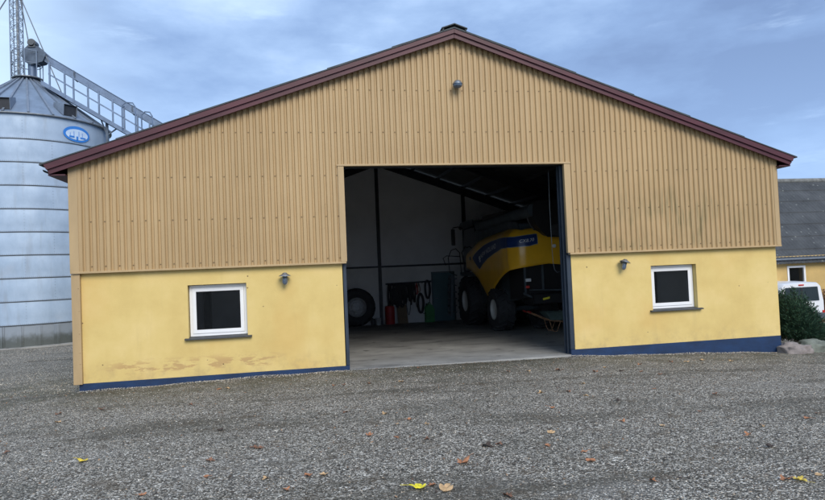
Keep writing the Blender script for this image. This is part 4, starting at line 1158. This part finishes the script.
# ---------------------------------------------------------------- fallen leaves
LEAVES = [(5.0, -1.97, 'o'), (5.16, -2.0, 'b'), (5.63, -2.05, 'b'), (6.2, -2.05, 'p'), (6.83, -0.48, 'b'), (5.05, -4.41, 'b'), (5.54, -4.77, 'p'), (5.61, -5.44, 'p'), (5.84, -5.22, 'o'), (5.97, -5.6, 'p'), (5.21, -5.92, 'o'), (5.51, -6.12, 'o'), (5.85, -6.33, 'b'), (6.38, -6.83, 'd'), (6.55, -6.84, 'b'), (5.96, -7.42, 'o'), (5.44, -8.03, 'Y'), (5.56, -7.97, 'o'), (5.63, -8.14, 'p'), (4.08, -7.23, 'p'), (4.27, -7.65, 'o'), (4.48, -7.31, 'o'), (4.6, -7.35, 'p'), (3.96, -6.04, 'b'), (7.27, -6.52, 'p'), (8.15, -4.06, 'p'), (8.83, -1.72, 'p'), (8.43, -1.68, 'b'), (7.86, -5.2, 'o'), (7.03, -7.0, 'o'), (6.1, -8.38, 'b'), (11.23, -1.68, 'o'), (12.12, -1.4, 'b'), (12.4, -1.45, 'p'), (12.9, -1.26, 'p'), (13.34, -1.61, 'p'), (10.36, -2.5, 'd'), (9.1, -3.52, 'p'), (8.58, -4.14, 'b'), (8.91, -5.06, 'd'), (10.42, -5.11, 'b'), (10.4, -6.83, 'o'), (10.72, -6.65, 'b'), (9.68, -6.98, 'p'), (8.32, -6.28, 'o'), (9.27, -7.28, 'o'), (9.14, -7.78, 'd'), (8.63, -6.62, 'p'), (8.56, -8.74, 'Z'), (8.82, -8.68, 'p'), (7.42, -8.39, 'o'), (8.46, -8.71, 'o'), (0.8, -3.16, 'p'), (2.01, -5.83, 'y'), (2.89, -1.21, 'o'), (3.07, -1.24, 'p'), (2.65, -2.74, 'b'), (1.17, -2.36, 'b'), (3.35, -4.91, 'd'), (3.47, -6.98, 'o'), (3.42, -6.39, 'b'), (2.98, -7.35, 'o'), (0.82, -4.96, 'b'), (3.89, -6.01, 'b'), (0.53, -2.46, 'b'), (9.92, -2.37, 'o'), (10.3, -1.95, 'p'), (10.69, -2.67, 'o'), (9.42, -1.84, 'b'), (10.8, -3.09, 'b'), (7.26, -7.37, 'o'), (7.21, -7.65, 'o'), (9.5, -6.09, 'b'), (9.91, -4.38, 'o'), (8.65, -4.53, 'p')]
LAB = {'o': 'curled orange-brown fallen leaf lying on the grey gravel', 'b': 'small dull brown fallen leaf lying on the grey gravel',
       'p': 'pale tan fallen leaf lying on the grey gravel', 'd': 'blackened damp fallen leaf lying on the grey gravel',
       'y': 'yellow fallen leaf alone on the gravel in front of the left wall', 'Y': 'bright yellow fallen leaf, largest yellow one, at the near edge of the gravel',
       'Z': 'golden yellow fallen leaf on the gravel far to the right'}
def leaf_mesh(seed):
    rnd = random.Random(seed); lobes = 5; V = [(0, 0, 0)]; n = 30
    for i in range(n):
        a = 2 * PI * i / n; r = .5 + .5 * abs(math.cos(a * lobes / 2)) ** .8; r *= .75 + .35 * math.cos(a) + rnd.uniform(-.08, .08)
        V.append((r * math.cos(a), r * math.sin(a), 0))
    return V, [(0, i + 1, (i + 1) % n + 1) for i in range(n)]
rnd = random.Random(21)
for i, (x, y, c) in enumerate(LEAVES):
    V, F = leaf_mesh(i); s = {'Y': .105, 'y': .085, 'Z': .08, 'd': .07}.get(c, rnd.uniform(.042, .074) * (1.25 if y > -3.5 else 1))
    if i in (13, 15, 18): s = .10
    a = rnd.uniform(0, 2 * PI); cu1 = rnd.uniform(.15, .6); cu2 = rnd.uniform(-.2, .5); gz = G(x, y) + .018 * noise.noise(Vector((x * .5, y * .5, 0))) + .006
    W = []
    for (u, v, w) in V:
        zz = s * (cu1 * v * v + cu2 * u * u * .6 + .12 * math.sin(u * 5 + i)) ; u2 = u * s; v2 = v * s * .8
        W.append((x + u2 * math.cos(a) - v2 * math.sin(a), y + u2 * math.sin(a) + v2 * math.cos(a), gz + max(-.004, zz) + .004))
    mb = MB().add(W, F)
    if c in 'yYZo': mb.path([Vector(W[1]), Vector(W[1]) + Vector((math.cos(a) * s * .7, math.sin(a) * s * .7, .006))], .0022, 4)
    o = mb.build('fallen_leaf', LM[c])
    tag(o, LAB[c], 'leaf', 'leaves fallen on the gravel')

# ---------------------------------------------------------------- camera
yaw, pitch, roll = math.radians(10.31320262), math.radians(1.73471377), math.radians(-2.38010853)
fwd = Vector((math.sin(yaw) * math.cos(pitch), math.cos(yaw) * math.cos(pitch), math.sin(pitch)))
r_ = Vector((math.cos(yaw), -math.sin(yaw), 0)); u_ = r_.cross(fwd)
r2 = r_ * math.cos(roll) + u_ * math.sin(roll); u2 = -r_ * math.sin(roll) + u_ * math.cos(roll)
cam = bpy.data.cameras.new('camera'); co = bpy.data.objects.new('camera', cam); COL.objects.link(co)
mt = Matrix((r2, u2, -fwd)).transposed().to_4x4(); mt.translation = Vector((4.46285631, -13.44351892, 2.10994736))
co.matrix_world = mt
cam.sensor_width = 36; cam.lens = 621.859 * 36 / 825; cam.clip_end = 3000; cam.clip_start = .05
sc.camera = co

# ---------------------------------------------------------------- light and sky
SE, SA = math.radians(38), math.radians(168)       # elevation, compass direction of the sun
sun = bpy.data.lights.new('sun', 'SUN'); sun.energy = 1.5; sun.angle = math.radians(35); sun.color = (1, .93, .82)
so = bpy.data.objects.new('sun', sun); COL.objects.link(so)
d = Vector((math.sin(SA) * math.cos(SE), math.cos(SA) * math.cos(SE), math.sin(SE)))
so.rotation_euler = d.to_track_quat('Z', 'Y').to_euler(); so.location = (0, -30, 30)
w = bpy.data.worlds.new('World'); sc.world = w; w.use_nodes = True; nt = w.node_tree
bg = nt.nodes['Background']; out = nt.nodes['World Output']
sky = nt.nodes.new('ShaderNodeTexSky'); sky.sky_type = 'NISHITA'; sky.sun_disc = False
sky.sun_elevation = SE; sky.sun_rotation = SA; sky.air_density = 1.0; sky.dust_density = 1.5; sky.ozone_density = 1.5
nt.links.new(sky.outputs[0], bg.inputs[0]); bg.inputs[1].default_value = .07
tc = nt.nodes.new('ShaderNodeTexCoord')
def wnoise(scale, stretch, detail=6, rough=.55, off=(0, 0, 0)):
    mp = nt.nodes.new('ShaderNodeMapping'); mp.inputs['Scale'].default_value = stretch; mp.inputs['Location'].default_value = off
    nt.links.new(tc.outputs['Generated'], mp.inputs[0])
    n = N(nt, 'ShaderNodeTexNoise', Scale=scale, Detail=detail, Roughness=rough); nt.links.new(mp.outputs[0], n.inputs['Vector']); return n.outputs[0]
cl = ramp(nt, wnoise(1.9, (1, 1, 2.6), 8, .56, (.3, .1, .35)), [(.36, (.115, .175, .31)), (.46, (.155, .235, .395)), (.54, (.215, .31, .48)), (.66, (.35, .455, .63))])
wisp = maprange(nt, wnoise(3.0, (1, 1, 5.5), 7, .6, (2, 0, .4)), .56, .74, 0, .55)
cl = mixc(nt, wisp, cl, (.40, .53, .72))
sp = nt.nodes.new('ShaderNodeSeparateXYZ'); nt.links.new(tc.outputs['Generated'], sp.inputs[0])
low = maprange(nt, sp.outputs[2], .34, .08, 0, .35)
cl = mixc(nt, low, cl, (.25, .38, .62))
left = math_n(nt, 'MULTIPLY', maprange(nt, sp.outputs[0], -.15, -.50, 0, 1), maprange(nt, sp.outputs[2], .75, .3, 0, .75))
cl = mixc(nt, left, cl, (.52, .66, .80))
bg2 = nt.nodes.new('ShaderNodeBackground'); nt.links.new(cl, bg2.inputs[0]); bg2.inputs[1].default_value = 1.07
ms = nt.nodes.new('ShaderNodeMixShader'); ms.inputs[0].default_value = .88
nt.links.new(bg.outputs[0], ms.inputs[1]); nt.links.new(bg2.outputs[0], ms.inputs[2]); nt.links.new(ms.outputs[0], out.inputs[0])

vs = sc.view_settings; vs.view_transform = 'Standard'; vs.look = 'None'; vs.gamma = 1; vs.exposure = .98; vs.use_curve_mapping = False
sc.cycles.max_bounces = 9; sc.cycles.diffuse_bounces = 6; sc.cycles.use_denoising = True
